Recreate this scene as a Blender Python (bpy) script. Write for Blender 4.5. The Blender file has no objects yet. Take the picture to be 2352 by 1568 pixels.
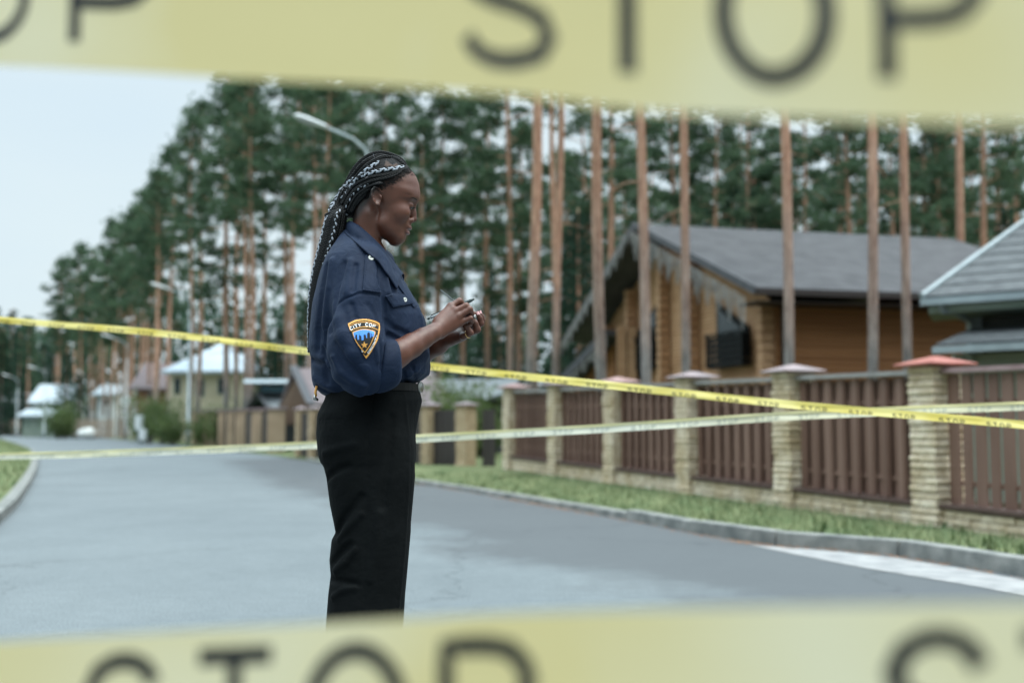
import bpy, bmesh, math, random
import numpy as np
from mathutils import Vector, Matrix, noise
from mathutils.bvhtree import BVHTree
R = math.radians
random.seed(7); np.random.seed(7)
scene = bpy.context.scene
COL = scene.collection

# ---------------- camera ----------------
# picture units used for measuring: 2352 wide x 1568 high; focal length in those units
FPX = 2613.0
PITCH = 4.36
EYE = Vector((0.0, 0.0, 0.95))
FOCUS = 3.24
cd = bpy.data.cameras.new('camera'); cam = bpy.data.objects.new('camera', cd); COL.objects.link(cam)
scene.camera = cam
cam.location = EYE
cam.rotation_euler = (R(90 + PITCH), 0, 0)
cd.sensor_width = 36.0; cd.lens = 36.0 * FPX / 2352.0
cd.clip_start = 0.05; cd.clip_end = 3000
cd.dof.use_dof = True; cd.dof.focus_distance = FOCUS; cd.dof.aperture_fstop = 2.05

# ---------------- sky, sun, exposure ----------------
SUN_EL, SUN_AZ = 64.0, 120.0     # soft light from up in front of the face and slightly behind the camera
w = bpy.data.worlds.new('World'); scene.world = w; w.use_nodes = True
nt = w.node_tree; nt.nodes.clear()
out = nt.nodes.new('ShaderNodeOutputWorld'); bg = nt.nodes.new('ShaderNodeBackground')
sky = nt.nodes.new('ShaderNodeTexSky'); sky.sky_type = 'NISHITA'; sky.sun_disc = False
sky.sun_elevation = R(SUN_EL); sky.sun_rotation = R(SUN_AZ); sky.dust_density = 4.0; sky.ozone_density = 2.0
tc = nt.nodes.new('ShaderNodeTexCoord'); sep = nt.nodes.new('ShaderNodeSeparateXYZ')
nt.links.new(tc.outputs['Generated'], sep.inputs[0])
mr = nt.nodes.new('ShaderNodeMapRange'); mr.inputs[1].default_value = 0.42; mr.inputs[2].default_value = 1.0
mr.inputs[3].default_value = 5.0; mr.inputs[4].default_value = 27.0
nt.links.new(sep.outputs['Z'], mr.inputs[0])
mp = nt.nodes.new('ShaderNodeMapping'); mp.inputs['Scale'].default_value = (1.0, 1.0, 3.0)
nz = nt.nodes.new('ShaderNodeTexNoise'); nz.inputs['Scale'].default_value = 2.2; nz.inputs['Detail'].default_value = 4
nt.links.new(tc.outputs['Generated'], mp.inputs[0]); nt.links.new(mp.outputs[0], nz.inputs['Vector'])
cr = nt.nodes.new('ShaderNodeValToRGB')
cr.color_ramp.elements[0].position = 0.3; cr.color_ramp.elements[0].color = (0.755, 0.91, 1.0, 1)
cr.color_ramp.elements[1].position = 0.7; cr.color_ramp.elements[1].color = (0.83, 0.96, 1.0, 1)
nt.links.new(nz.outputs['Fac'], cr.inputs[0])
mul = nt.nodes.new('ShaderNodeVectorMath'); mul.operation = 'SCALE'
nt.links.new(cr.outputs[0], mul.inputs[0]); nt.links.new(mr.outputs[0], mul.inputs['Scale'])
# sky dimmed low down behind the camera, added so the light from above dominates
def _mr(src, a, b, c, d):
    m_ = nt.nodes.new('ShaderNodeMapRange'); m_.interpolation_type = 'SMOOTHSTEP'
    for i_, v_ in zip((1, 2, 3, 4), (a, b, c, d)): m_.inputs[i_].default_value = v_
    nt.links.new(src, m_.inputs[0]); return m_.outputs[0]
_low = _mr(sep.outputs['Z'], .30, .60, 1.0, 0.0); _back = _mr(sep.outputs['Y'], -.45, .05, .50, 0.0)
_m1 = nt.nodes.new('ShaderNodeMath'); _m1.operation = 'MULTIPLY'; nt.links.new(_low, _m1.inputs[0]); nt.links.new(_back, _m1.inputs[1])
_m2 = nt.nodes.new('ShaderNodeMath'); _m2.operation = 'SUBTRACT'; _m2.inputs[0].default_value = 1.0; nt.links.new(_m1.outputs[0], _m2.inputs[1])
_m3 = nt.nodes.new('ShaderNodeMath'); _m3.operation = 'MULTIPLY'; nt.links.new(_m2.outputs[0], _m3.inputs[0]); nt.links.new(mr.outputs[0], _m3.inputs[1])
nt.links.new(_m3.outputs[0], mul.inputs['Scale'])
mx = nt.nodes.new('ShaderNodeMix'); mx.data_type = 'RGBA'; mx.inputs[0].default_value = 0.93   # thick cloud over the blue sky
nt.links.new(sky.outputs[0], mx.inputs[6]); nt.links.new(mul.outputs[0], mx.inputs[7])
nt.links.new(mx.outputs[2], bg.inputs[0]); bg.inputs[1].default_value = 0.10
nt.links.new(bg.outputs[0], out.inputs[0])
sd = bpy.data.lights.new('sun', 'SUN'); sun = bpy.data.objects.new('sun', sd); COL.objects.link(sun)
sd.energy = 1.1; sd.angle = R(28); sd.color = (1.0, 0.95, 0.86)
_d = Vector((math.sin(R(SUN_AZ)) * math.cos(R(SUN_EL)), math.cos(R(SUN_AZ)) * math.cos(R(SUN_EL)), math.sin(R(SUN_EL))))
sun.rotation_euler = _d.to_track_quat('Z', 'Y').to_euler()
scene.view_settings.view_transform = 'Standard'; scene.view_settings.look = 'None'
scene.view_settings.gamma = 1.0; scene.view_settings.exposure = 0.93
scene.render.engine = 'CYCLES'
cy = scene.cycles
cy.use_denoising = True
cy.max_bounces = 6; cy.diffuse_bounces = 3; cy.glossy_bounces = 2; cy.transmission_bounces = 3; cy.transparent_max_bounces = 8
cy.caustics_reflective = False; cy.caustics_refractive = False

# ---------------- helpers ----------------
_cp, _sp = math.cos(R(PITCH)), math.sin(R(PITCH))
def at(px, py, Y):
    """point seen at picture position px, py at distance Y in front of the camera (world Y)"""
    rx = (px - 1176.0) / FPX; ru = (784.0 - py) / FPX
    d = Vector((rx, _cp - _sp * ru, _sp + _cp * ru))
    return EYE + d * (Y / d.y)
def gnd(px, py, z=0.0):
    """point of the level ground seen at px, py"""
    p = at(px, py, 1.0) - EYE
    return EYE + p * ((z - EYE.z) / p.z)

def tag(o, label=None, cat=None, group=None, kind=None):
    if label: o['label'] = label
    if cat: o['category'] = cat
    if group: o['group'] = group
    if kind: o['kind'] = kind
    return o
def empty(name, loc=(0, 0, 0), rz=0.0):
    o = bpy.data.objects.new(name, None); COL.objects.link(o)
    o.location = loc; o.rotation_euler = (0, 0, rz); o.empty_display_size = 0.2
    return o
def wmat(o):
    m = Matrix.LocRotScale(o.location, o.rotation_euler, o.scale)
    if o.parent: m = wmat(o.parent) @ o.matrix_parent_inverse @ m
    return m
def link_mesh(name, me, mat=None, parent=None, smooth=False):
    o = bpy.data.objects.new(name, me); COL.objects.link(o)
    if mat is not None:
        for m_ in (mat if isinstance(mat, (list, tuple)) else [mat]): me.materials.append(m_)
    if parent is not None:
        o.parent = parent
        # geometry is given in world coordinates unless the parent stands at the origin
        o.matrix_parent_inverse = wmat(parent).inverted()
    if smooth:
        me.polygons.foreach_set('use_smooth', [True] * len(me.polygons))
    return o
class MB:
    """collects shapes and links them as one mesh object"""
    def __init__(self): self.v = []; self.f = []; self.mi = []; self.cur = 0
    def add(self, vs, fs):
        n = len(self.v); self.v += [tuple(p) for p in vs]
        self.f += [tuple(i + n for i in f) for f in fs]; self.mi += [self.cur] * len(fs)
        return self
    def hexa(self, p):      # 8 corners: bottom 4 ccw, top 4 ccw
        return self.add(p, [(0, 3, 2, 1), (4, 5, 6, 7), (0, 1, 5, 4), (1, 2, 6, 5), (2, 3, 7, 6), (3, 0, 4, 7)])
    def box(self, c, s, rz=0.0):
        c = Vector(c); q = Matrix.Rotation(rz, 3, 'Z'); a, b, d = s[0] / 2, s[1] / 2, s[2] / 2
        return self.hexa([c + q @ Vector(t) for t in ((-a, -b, -d), (a, -b, -d), (a, b, -d), (-a, b, -d), (-a, -b, d), (a, -b, d), (a, b, d), (-a, b, d))])
    def obox(self, o, ux, uy, uz):   # corner + three edge vectors
        o, ux, uy, uz = Vector(o), Vector(ux), Vector(uy), Vector(uz)
        return self.hexa([o, o + ux, o + ux + uy, o + uy, o + uz, o + ux + uz, o + ux + uy + uz, o + uy + uz])
    def slab(self, poly, th):        # polygon (3d points) with thickness vector
        n = len(poly); th = Vector(th); a = [Vector(p) for p in poly]; b = [p + th for p in a]
        return self.add(a + b, [tuple(range(n))[::-1], tuple(range(n, 2 * n))] + [(i, (i + 1) % n, n + (i + 1) % n, n + i) for i in range(n)])
    def tube(self, pts, rad, seg=8, cap=True):
        pts = [Vector(p) for p in pts]; n = len(pts)
        rs = rad if isinstance(rad, (list, tuple)) else [rad] * n
        base = len(self.v); ref = None; vs = []
        for i, p in enumerate(pts):
            t = (pts[min(i + 1, n - 1)] - pts[max(i - 1, 0)]).normalized()
            if ref is None:
                ref = t.orthogonal().normalized()
            ref = (ref - t * ref.dot(t)).normalized(); b = t.cross(ref)
            for k in range(seg):
                a = 2 * math.pi * k / seg
                vs.append(p + (ref * math.cos(a) + b * math.sin(a)) * rs[i])
        fs = [(i * seg + k, i * seg + (k + 1) % seg, (i + 1) * seg + (k + 1) % seg, (i + 1) * seg + k) for i in range(n - 1) for k in range(seg)]
        if cap: fs += [tuple(range(seg))[::-1], tuple((n - 1) * seg + k for k in range(seg))]
        return self.add(vs, fs)
    def build(self, name, mat=None, parent=None, smooth=False, bevel=0.0):
        me = bpy.data.meshes.new(name); me.from_pydata(self.v, [], self.f); me.update()
        o = link_mesh(name, me, mat, parent, smooth)
        if any(self.mi): me.polygons.foreach_set('material_index', self.mi)
        bm = bmesh.new(); bm.from_mesh(me); bmesh.ops.recalc_face_normals(bm, faces=bm.faces); bm.to_mesh(me); bm.free()
        if bevel > 0:
            md = o.modifiers.new('bevel', 'BEVEL'); md.width = bevel; md.segments = 2; md.limit_method = 'ANGLE'
        return o
def copy_tree(o, parent=None):
    c = o.copy(); COL.objects.link(c)
    if parent is not None: c.parent = parent
    for ch in [x for x in ALLCH.get(o.name, [])]: copy_tree(ch, c)
    return c
ALLCH = {}
def note_children(o):
    ALLCH[o.name] = list(o.children)
    for ch in o.children: note_children(ch)

# materials
def mat_new(name):
    m = bpy.data.materials.new(name); m.use_nodes = True
    return m, m.node_tree, m.node_tree.nodes['Principled BSDF']
def mat(name, c1, c2=None, scale=5.0, rough=0.7, bump=0.0, bscale=None, detail=4, metal=0.0, stretch=(1, 1, 1), spec=0.5, ramp=(0.35, 0.65), coord='Object'):
    m, t, b = mat_new(name)
    b.inputs['Roughness'].default_value = rough; b.inputs['Metallic'].default_value = metal
    b.inputs['Specular IOR Level'].default_value = spec
    b.inputs['Base Color'].default_value = (*c1, 1)
    if c2 is not None or bump > 0:
        tc = t.nodes.new('ShaderNodeTexCoord'); mp = t.nodes.new('ShaderNodeMapping'); mp.inputs['Scale'].default_value = stretch
        t.links.new(tc.outputs[coord], mp.inputs[0])
    if c2 is not None:
        n = t.nodes.new('ShaderNodeTexNoise'); n.inputs['Scale'].default_value = scale; n.inputs['Detail'].default_value = detail
        t.links.new(mp.outputs[0], n.inputs['Vector'])
        r = t.nodes.new('ShaderNodeValToRGB'); r.color_ramp.elements[0].position = ramp[0]; r.color_ramp.elements[1].position = ramp[1]
        r.color_ramp.elements[0].color = (*c1, 1); r.color_ramp.elements[1].color = (*c2, 1)
        t.links.new(n.outputs['Fac'], r.inputs[0]); t.links.new(r.outputs[0], b.inputs['Base Color'])
    if bump > 0:
        n2 = t.nodes.new('ShaderNodeTexNoise'); n2.inputs['Scale'].default_value = bscale or scale * 3; n2.inputs['Detail'].default_value = 5
        t.links.new(mp.outputs[0], n2.inputs['Vector'])
        bp = t.nodes.new('ShaderNodeBump'); bp.inputs['Strength'].default_value = min(1, bump); bp.inputs['Distance'].default_value = 0.02
        t.links.new(n2.outputs['Fac'], bp.inputs['Height']); t.links.new(bp.outputs[0], b.inputs['Normal'])
    return m
# ---------------- implicit surfaces, meshed with surface nets ----------------
def V3(p): return np.array([p[0], p[1], p[2]], dtype=np.float32)
class RC:    # round cone
    def __init__(s, a, b, ra, rb):
        s.a, s.b, s.ra, s.rb = V3(a), V3(b), ra, rb
        s.c = (s.a + s.b) / 2; s.R = float(np.linalg.norm(s.b - s.a)) / 2 + max(ra, rb)
    def __call__(s, p):
        ba = s.b - s.a; l2 = float(ba @ ba) + 1e-9
        t = np.clip(((p - s.a) @ ba) / l2, 0, 1)
        return np.linalg.norm(p - s.a - t[:, None] * ba, axis=1) - (s.ra + (s.rb - s.ra) * t)
class EL:    # ellipsoid, axes from a 3x3 matrix (columns)
    def __init__(s, c, r, M=None):
        s.c = V3(c); s.r = np.array(r, dtype=np.float32); s.M = np.array(M if M is not None else np.eye(3), dtype=np.float32); s.R = float(max(r))
    def __call__(s, p):
        q = (p - s.c) @ s.M
        k0 = np.linalg.norm(q / s.r, axis=1); k1 = np.linalg.norm(q / (s.r * s.r), axis=1) + 1e-9
        return k0 * (k0 - 1.0) / k1
class LOFT:  # stack of superellipse sections: rows (z, xback, xfront, half width, ycentre)
    def __init__(s, rows, n=2.4, big=True):
        rows = sorted(rows); s.t = np.array(rows, dtype=np.float32); s.n = n; s.z0, s.z1 = s.t[0, 0], s.t[-1, 0]
        s.c = np.array([s.t[:, 1:3].mean(), s.t[:, 4].mean(), (s.z0 + s.z1) / 2], dtype=np.float32)
        s.R = float((s.z1 - s.z0) / 2 + 0.45)
    def __call__(s, p):
        z = np.clip(p[:, 2], s.z0, s.z1); I = lambda k: np.interp(z, s.t[:, 0], s.t[:, k])
        xb, xf, w, yc = I(1), I(2), I(3), I(4)
        a = np.maximum((xf - xb) / 2, .004); cx = (xf + xb) / 2
        g = ((np.abs(p[:, 0] - cx) / a) ** s.n + (np.abs(p[:, 1] - yc) / w) ** s.n) ** (1 / s.n)
        m = np.minimum(a, w)
        d = (g - 1) * m
        dz = np.maximum(np.maximum(s.z0 - p[:, 2], p[:, 2] - s.z1), -1)
        return np.where(dz > 0, np.sqrt(np.maximum(d, 0) ** 2 + dz ** 2), np.maximum(d, dz)).astype(np.float32)
def smin(a, b, k):
    if k <= 0: return np.minimum(a, b)
    h = np.maximum(k - np.abs(a - b), 0) / k
    return np.minimum(a, b) - h * h * k * 0.25
def smax(a, b, k): return -smin(-a, -b, k)
class FIELD:
    def __init__(s): s.ops = []
    def u(s, prim, k=0.01): s.ops.append(('u', prim, k)); return s
    def s(s, prim, k=0.01): s.ops.append(('s', prim, k)); return s
    def fn(s, f): s.ops.append(('f', f, 0)); return s
    def ridge(s, pts, r, h, sig):   # a fold: polyline with gaussian profile, height h (negative = crease)
        s.ops.append(('r', [(V3(a), V3(b)) for a, b in zip(pts[:-1], pts[1:])], (h, sig))); return s
    def __call__(s, p, c=None, rad=None):
        d = np.full(len(p), 1.0, dtype=np.float32)
        for op, g, k in s.ops:
            if op in 'us':
                if c is not None and np.linalg.norm(g.c - c) - g.R > rad + k + 0.03: continue
                v = g(p)
                d = smin(d, v, k) if op == 'u' else smax(d, -v, k)
            elif op == 'f':
                d = g(p, d)
            else:
                h, sig = k; best = None
                for a, b in g:
                    if c is not None and np.linalg.norm((a + b) / 2 - c) > rad + np.linalg.norm(b - a) / 2 + 3 * sig: continue
                    ba = b - a; t = np.clip(((p - a) @ ba) / (float(ba @ ba) + 1e-9), 0, 1)
                    q = np.linalg.norm(p - a - t[:, None] * ba, axis=1)
                    best = q if best is None else np.minimum(best, q)
                if best is not None: d = d - h * np.exp(-(best / sig) ** 2)
        return d.astype(np.float32)
def surface_nets(F, lo, hi, h, name, mat_, parent=None, smooth_it=1):
    lo = np.array(lo, dtype=np.float32); B = 12
    nb = np.ceil((np.array(hi) - lo) / (h * B)).astype(int); n = nb * B + 1
    G = np.full(n, 1.0, dtype=np.float32)
    ar = [np.arange(k) for k in nb]
    bi = np.stack(np.meshgrid(*ar, indexing='ij'), -1).reshape(-1, 3)
    cen = lo + (bi + 0.5) * B * h; half = B * h / 2 * 1.7321
    dc = F(cen.astype(np.float32))
    loc = np.stack(np.meshgrid(*[np.arange(B + 1)] * 3, indexing='ij'), -1).reshape(-1, 3).astype(np.float32)
    for b, c_, d in zip(bi, cen, dc):
        i, j, k = b * B
        if abs(d) > half * 1.35 + 0.012:
            if d < 0: G[i:i + B + 1, j:j + B + 1, k:k + B + 1] = -1.0
            continue
        p = lo + (b * B + loc) * h
        G[i:i + B + 1, j:j + B + 1, k:k + B + 1] = F(p.astype(np.float32), c_, half).reshape(B + 1, B + 1, B + 1)
    S = G < 0
    c0 = S[:-1, :-1, :-1].astype(np.int8)
    cnt = sum(S[i:n[0] - 1 + i, j:n[1] - 1 + j, k:n[2] - 1 + k].astype(np.int8) for i in (0, 1) for j in (0, 1) for k in (0, 1))
    act = np.argwhere((cnt > 0) & (cnt < 8))
    idx = np.full(n - 1, -1, dtype=np.int32); idx[act[:, 0], act[:, 1], act[:, 2]] = np.arange(len(act))
    acc = np.zeros((len(act), 3)); num = np.zeros(len(act))
    cor = [(i, j, k) for i in (0, 1) for j in (0, 1) for k in (0, 1)]
    for a in cor:
        for ax in range(3):
            if a[ax]: continue
            b = list(a); b[ax] = 1
            pa = act + np.array(a); pb = act + np.array(b)
            va = G[pa[:, 0], pa[:, 1], pa[:, 2]]; vb = G[pb[:, 0], pb[:, 1], pb[:, 2]]
            m = (va < 0) != (vb < 0)
            t = np.zeros(len(act)); t[m] = va[m] / (va[m] - vb[m])
            q = np.array(a, float)[None].repeat(len(act), 0); q[:, ax] += t
            acc[m] += q[m]; num[m] += 1
    vert = lo + (act + acc / num[:, None]) * h
    faces = []
    for ax in range(3):
        u, v = (ax + 1) % 3, (ax + 2) % 3
        sl0 = [slice(1, -1)] * 3; sl0[ax] = slice(0, -1)
        sl1 = [slice(1, -1)] * 3; sl1[ax] = slice(1, None)
        A, Bq = S[tuple(sl0)], S[tuple(sl1)]
        e = np.argwhere(A != Bq)
        inside_a = A[e[:, 0], e[:, 1], e[:, 2]]
        e = e + 1; e[:, ax] -= 1
        du = np.zeros(3, int); du[u] = 1; dv = np.zeros(3, int); dv[v] = 1
        q = [idx[tuple((e - x).T)] for x in (du * 0, du, du + dv, dv)]
        Q = np.stack(q, -1)
        Q[~inside_a] = Q[~inside_a][:, ::-1]
        faces.append(Q)
    Q = np.concatenate(faces); Q = Q[(Q >= 0).all(1)]
    for _ in range(smooth_it):
        s_ = np.zeros_like(vert); c_ = np.zeros(len(vert))
        for i in range(4):
            np.add.at(s_, Q[:, i], vert[Q[:, (i + 1) % 4]]); np.add.at(c_, Q[:, i], 1)
            np.add.at(s_, Q[:, i], vert[Q[:, (i - 1) % 4]]); np.add.at(c_, Q[:, i], 1)
        vert = vert * 0.5 + 0.5 * s_ / np.maximum(c_, 1)[:, None]
    me = bpy.data.meshes.new(name)
    me.vertices.add(len(vert)); me.vertices.foreach_set('co', vert.astype(np.float32).ravel())
    me.loops.add(len(Q) * 4); me.loops.foreach_set('vertex_index', Q.astype(np.int32).ravel())
    me.polygons.add(len(Q)); me.polygons.foreach_set('loop_start', np.arange(len(Q), dtype=np.int32) * 4)
    me.update(calc_edges=True); me.validate()
    o = link_mesh(name, me, mat_, parent, smooth=True)
    o['_n'] = len(vert); del o['_n']
    return o, vert, Q
def bvh_of(vert, Q): return BVHTree.FromPolygons([Vector(v) for v in vert.tolist()], Q.tolist())
# =====================================================================
# ground, road, kerbs, verge
# =====================================================================
def ground_z(x, y):
    a = max(0, min(1, (x + .5) / 3.0)); b = max(0, min(1, (27 - y) / 9.0))
    return -.03 - .16 * a * b
m_grass = mat('grass', (.09, .125, .052), (.18, .20, .10), 1.2, rough=.95, bump=.8, bscale=60, detail=8, spec=.2)
m_floor = mat('forest_floor', (.050, .060, .020), (.100, .080, .040), .35, rough=.95, bump=.5, bscale=20, detail=8, spec=.2)
xs = sorted(set([-900, -600, -400, -300, -220, -160, -120] + list(range(-90, 91, 3)) + [120, 160, 220, 300, 400, 600, 900]))
ys = sorted(set([-60, -40, -25, -15, -8] + list(range(-4, 41, 2)) + list(range(42, 160, 6)) + [180, 220, 280, 360, 480, 650, 900]))
b = MB(); b.add([(x, y, ground_z(x, y)) for y in ys for x in xs], [(j * len(xs) + i, j * len(xs) + i + 1, (j + 1) * len(xs) + i + 1, (j + 1) * len(xs) + i) for j in range(len(ys) - 1) for i in range(len(xs) - 1)])
o = b.build('ground', m_floor, None); tag(o, kind='structure')

# asphalt: pale dry tar with fine aggregate, a darker newer strip and thin cracks
m_road, t_, b_ = mat_new('asphalt'); b_.inputs['Roughness'].default_value = .88; b_.inputs['Specular IOR Level'].default_value = .2
tc = t_.nodes.new('ShaderNodeTexCoord')
def tnoise(sc, det=4, mp_=None, rg=.6):
    n = t_.nodes.new('ShaderNodeTexNoise'); n.inputs['Scale'].default_value = sc; n.inputs['Detail'].default_value = det; n.inputs['Roughness'].default_value = rg
    if mp_ is None: t_.links.new(tc.outputs['Object'], n.inputs['Vector'])
    else:
        m_ = t_.nodes.new('ShaderNodeMapping'); m_.inputs['Scale'].default_value = mp_; t_.links.new(tc.outputs['Object'], m_.inputs[0]); t_.links.new(m_.outputs[0], n.inputs['Vector'])
    return n
def tramp(n, p0, c0, p1, c1):
    r = t_.nodes.new('ShaderNodeValToRGB'); r.color_ramp.elements[0].position = p0; r.color_ramp.elements[1].position = p1
    r.color_ramp.elements[0].color = (*c0, 1); r.color_ramp.elements[1].color = (*c1, 1); t_.links.new(n, r.inputs[0]); return r.outputs[0]
def tmix(f, a, b2, mode='MIX'):
    m_ = t_.nodes.new('ShaderNodeMix'); m_.data_type = 'RGBA'; m_.blend_type = mode
    if isinstance(f, float): m_.inputs[0].default_value = f
    else: t_.links.new(f, m_.inputs[0])
    for i, q in ((6, a), (7, b2)):
        if isinstance(q, tuple): m_.inputs[i].default_value = (*q, 1)
        else: t_.links.new(q, m_.inputs[i])
    return m_.outputs[2]
fine = tmix(.5, tramp(tnoise(85, 3).outputs[0], .36, (.058, .070, .076), .64, (.240, .272, .286)), tramp(tnoise(9, 6, None, .75).outputs[0], .30, (.120, .140, .149), .70, (.175, .200, .211)))
big = tramp(tnoise(.5, 7, (1.0, .8, 1), .7).outputs[0], .34, (.86, .87, .88), .60, (1.04, 1.04, 1.04))
col = tmix(1.0, fine, big, 'MULTIPLY')
sp_ = t_.nodes.new('ShaderNodeSeparateXYZ'); t_.links.new(tc.outputs['Object'], sp_.inputs[0])
# dark stain belt that runs along the right kerb, with a ragged edge
belt_ = t_.nodes.new('ShaderNodeAttribute'); belt_.attribute_name = 'kerb_distance'
nb_ = tnoise(.8, 7, (.9, .8, 1), .7); ma = t_.nodes.new('ShaderNodeMath'); ma.operation = 'MULTIPLY_ADD'; ma.inputs[1].default_value = 2.6; t_.links.new(nb_.outputs[0], ma.inputs[0]); t_.links.new(belt_.outputs['Fac'], ma.inputs[2])
fb = tramp(ma.outputs[0], .0, (1, 1, 1), 1.0, (0, 0, 0)); 
mr_ = t_.nodes.new('ShaderNodeMapRange'); mr_.inputs[1].default_value = 3.3; mr_.inputs[2].default_value = 4.0; mr_.inputs[3].default_value = .75; mr_.inputs[4].default_value = 0.0
t_.links.new(ma.outputs[0], mr_.inputs[0])
col = tmix(mr_.outputs[0], col, (.080, .086, .092))
vor = t_.nodes.new('ShaderNodeTexVoronoi'); vor.feature = 'DISTANCE_TO_EDGE'; vor.inputs['Scale'].default_value = .28
nw = tnoise(1.5, 4); wm = t_.nodes.new('ShaderNodeVectorMath'); wm.operation = 'ADD'; t_.links.new(tc.outputs['Object'], wm.inputs[0]); t_.links.new(nw.outputs['Color'], wm.inputs[1]); t_.links.new(wm.outputs[0], vor.inputs['Vector'])
ck = tramp(vor.outputs['Distance'], .0015, (.55, .55, .55), .006, (1, 1, 1)); col = tmix(.5, col, tmix(1.0, col, ck, 'MULTIPLY'))
t_.links.new(col, b_.inputs['Base Color'])
nbp = tnoise(160, 3); bp = t_.nodes.new('ShaderNodeBump'); bp.inputs['Strength'].default_value = .5; bp.inputs['Distance'].default_value = .006
t_.links.new(nbp.outputs[0], bp.inputs['Height']); t_.links.new(bp.outputs[0], b_.inputs['Normal'])

# right kerb line, measured along its foot in the picture: from beside the camera to far away
def sx(pt): return Vector((pt[0], pt[1], 0))
kerb_px = [(2352, 1325), (2200, 1298), (2060, 1276), (1920, 1262), (1778, 1252), (1700, 1243), (1583, 1222), (1495, 1203), (1378, 1183), (1314, 1171), (1153, 1143), (1045, 1124), (957, 1111), (860, 1092), (760, 1068), (700, 1056)]
kerb = [gnd(*q) for q in kerb_px]
kerb = [kerb[0] + (kerb[0] - kerb[1]).normalized() * 14, kerb[0] + (kerb[0] - kerb[1]).normalized() * 5] + kerb
far_edge = [gnd(*q) for q in [(640, 1047), (560, 1038), (440, 1026), (340, 1014), (230, 1005), (110, 998), (0, 992.5)]]
far_edge.append(far_edge[-1] + Vector((-200, 30, 0)))
left_edge = [gnd(*q) for q in [(-160, 1300), (0, 1172), (20, 1150), (45, 1118), (66, 1085), (76, 1055), (68, 1040), (40, 1026), (0, 1012), (-150, 1003)]]
island = [gnd(*q) for q in [(-160, 1300), (0, 1172), (20, 1150), (45, 1118), (66, 1085), (76, 1055), (68, 1040), (40, 1026), (0, 1012), (-150, 1003)]]
edge_r = kerb + far_edge
# road sheet as strips from a left-hand line to the right-hand edge
b = MB(); kd = []
ncol = 40
def edge_d(p):
    best = 99
    for q0, q1 in zip(kerb[:-1], kerb[1:]):
        d_ = q1 - q0; t = max(0, min(1, (p - q0).dot(d_) / d_.length_squared)); best = min(best, (p - q0 - d_ * t).length)
    return best
vs = []
def densify(L, st=1.2):
    o_ = [L[0]]
    for a, b2 in zip(L[:-1], L[1:]):
        n = max(1, int((b2 - a).length / st)) if (b2 - a).length < 40 else 4
        o_ += [a.lerp(b2, (k + 1) / n) for k in range(n)]
    return o_
er = densify(edge_r)
for p in er:
    lx = min(-26.0, p.x - 30) if p.y < 60 else p.x - 60 - (p.y - 60) * 1.5
    for k in range(ncol + 1):
        t = (k / ncol) ** 1.6; q = Vector((p.x + (lx - p.x) * t, p.y, 0.0)); vs.append(q); kd.append(edge_d(q) if t < .4 else 20.0)
fs = [(i * (ncol + 1) + k, i * (ncol + 1) + k + 1, (i + 1) * (ncol + 1) + k + 1, (i + 1) * (ncol + 1) + k) for i in range(len(er) - 1) for k in range(ncol)]
b.add(vs, fs); road = b.build('road', m_road, None); tag(road, kind='structure')
a_ = road.data.attributes.new('kerb_distance', 'FLOAT', 'POINT'); a_.data.foreach_set('value', kd)

# pale concrete apron between kerb and asphalt on the right
m_conc = mat('pale_concrete', (.22, .225, .23), (.33, .33, .33), 6, rough=.9, bump=.4, bscale=120)
top_ = [gnd(*q, .004) for q in [(2352, 1331), (2200, 1303), (2060, 1280.5), (1920, 1265), (1778, 1254.5), (1720, 1249.5)]]
bot_ = [gnd(*q, .004) for q in [(2352, 1367), (2240, 1345), (2120, 1325), (1980, 1302), (1866, 1280), (1722, 1250.5)]]
e1 = (top_[0] - top_[1]).normalized() * 5; e2 = (bot_[0] - bot_[1]).normalized() * 5; top_.insert(0, top_[0] + e1); bot_.insert(0, bot_[0] + e2 + Vector((-.2, -.8, 0)))
b = MB()
b.add(top_ + bot_, [(i, i + 1, len(top_) + i + 1, len(top_) + i) for i in range(len(top_) - 1)]); o = b.build('apron', m_conc, None); tag(o, kind='structure')

# kerb stones: one run of concrete blocks
m_kerb = mat('kerb_concrete', (.13, .14, .135), (.26, .265, .25), 5, rough=.9, bump=.5, bscale=70)
def offset_line(L, dist):
    o_ = []
    for i, p in enumerate(L):
        t = (L[min(i + 1, len(L) - 1)] - L[max(i - 1, 0)]); t.z = 0; t.normalize(); o_.append(p + Vector((t.y, -t.x, 0)) * dist)
    return o_
b = MB(); kd_ = densify(kerb, .5)
ko = offset_line(kd_, .16); random.seed(4)
def KHf(p): return float(np.interp(p.y, [9.5, 12.5], [.115, .065]))
acc = 0; i0 = 0
for i in range(1, len(kd_)):
    acc += (kd_[i] - kd_[i - 1]).length
    if acc >= .98 or i == len(kd_) - 1:
        p0, p1, q0, q1 = kd_[i0], kd_[i], ko[i0], ko[i]; g = (p1 - p0).normalized() * .006
        j = [Vector((0, 0, random.uniform(-.006, .006))) for _ in range(2)]
        z = Vector((0, 0, KHf(p0))); dn = Vector((0, 0, -.1)); ins = (q0 - p0).normalized() * .02
        b.hexa([p0 + g + dn, q0 + g + dn, q1 - g + dn, p1 - g + dn, p0 + g + z + j[0] + ins, q0 + g + z + j[0], q1 - g + z + j[1], p1 - g + z + j[1] + ins])
        i0 = i; acc = 0
o = b.build('kerb', m_kerb, None, bevel=.008); tag(o, kind='structure')

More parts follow.
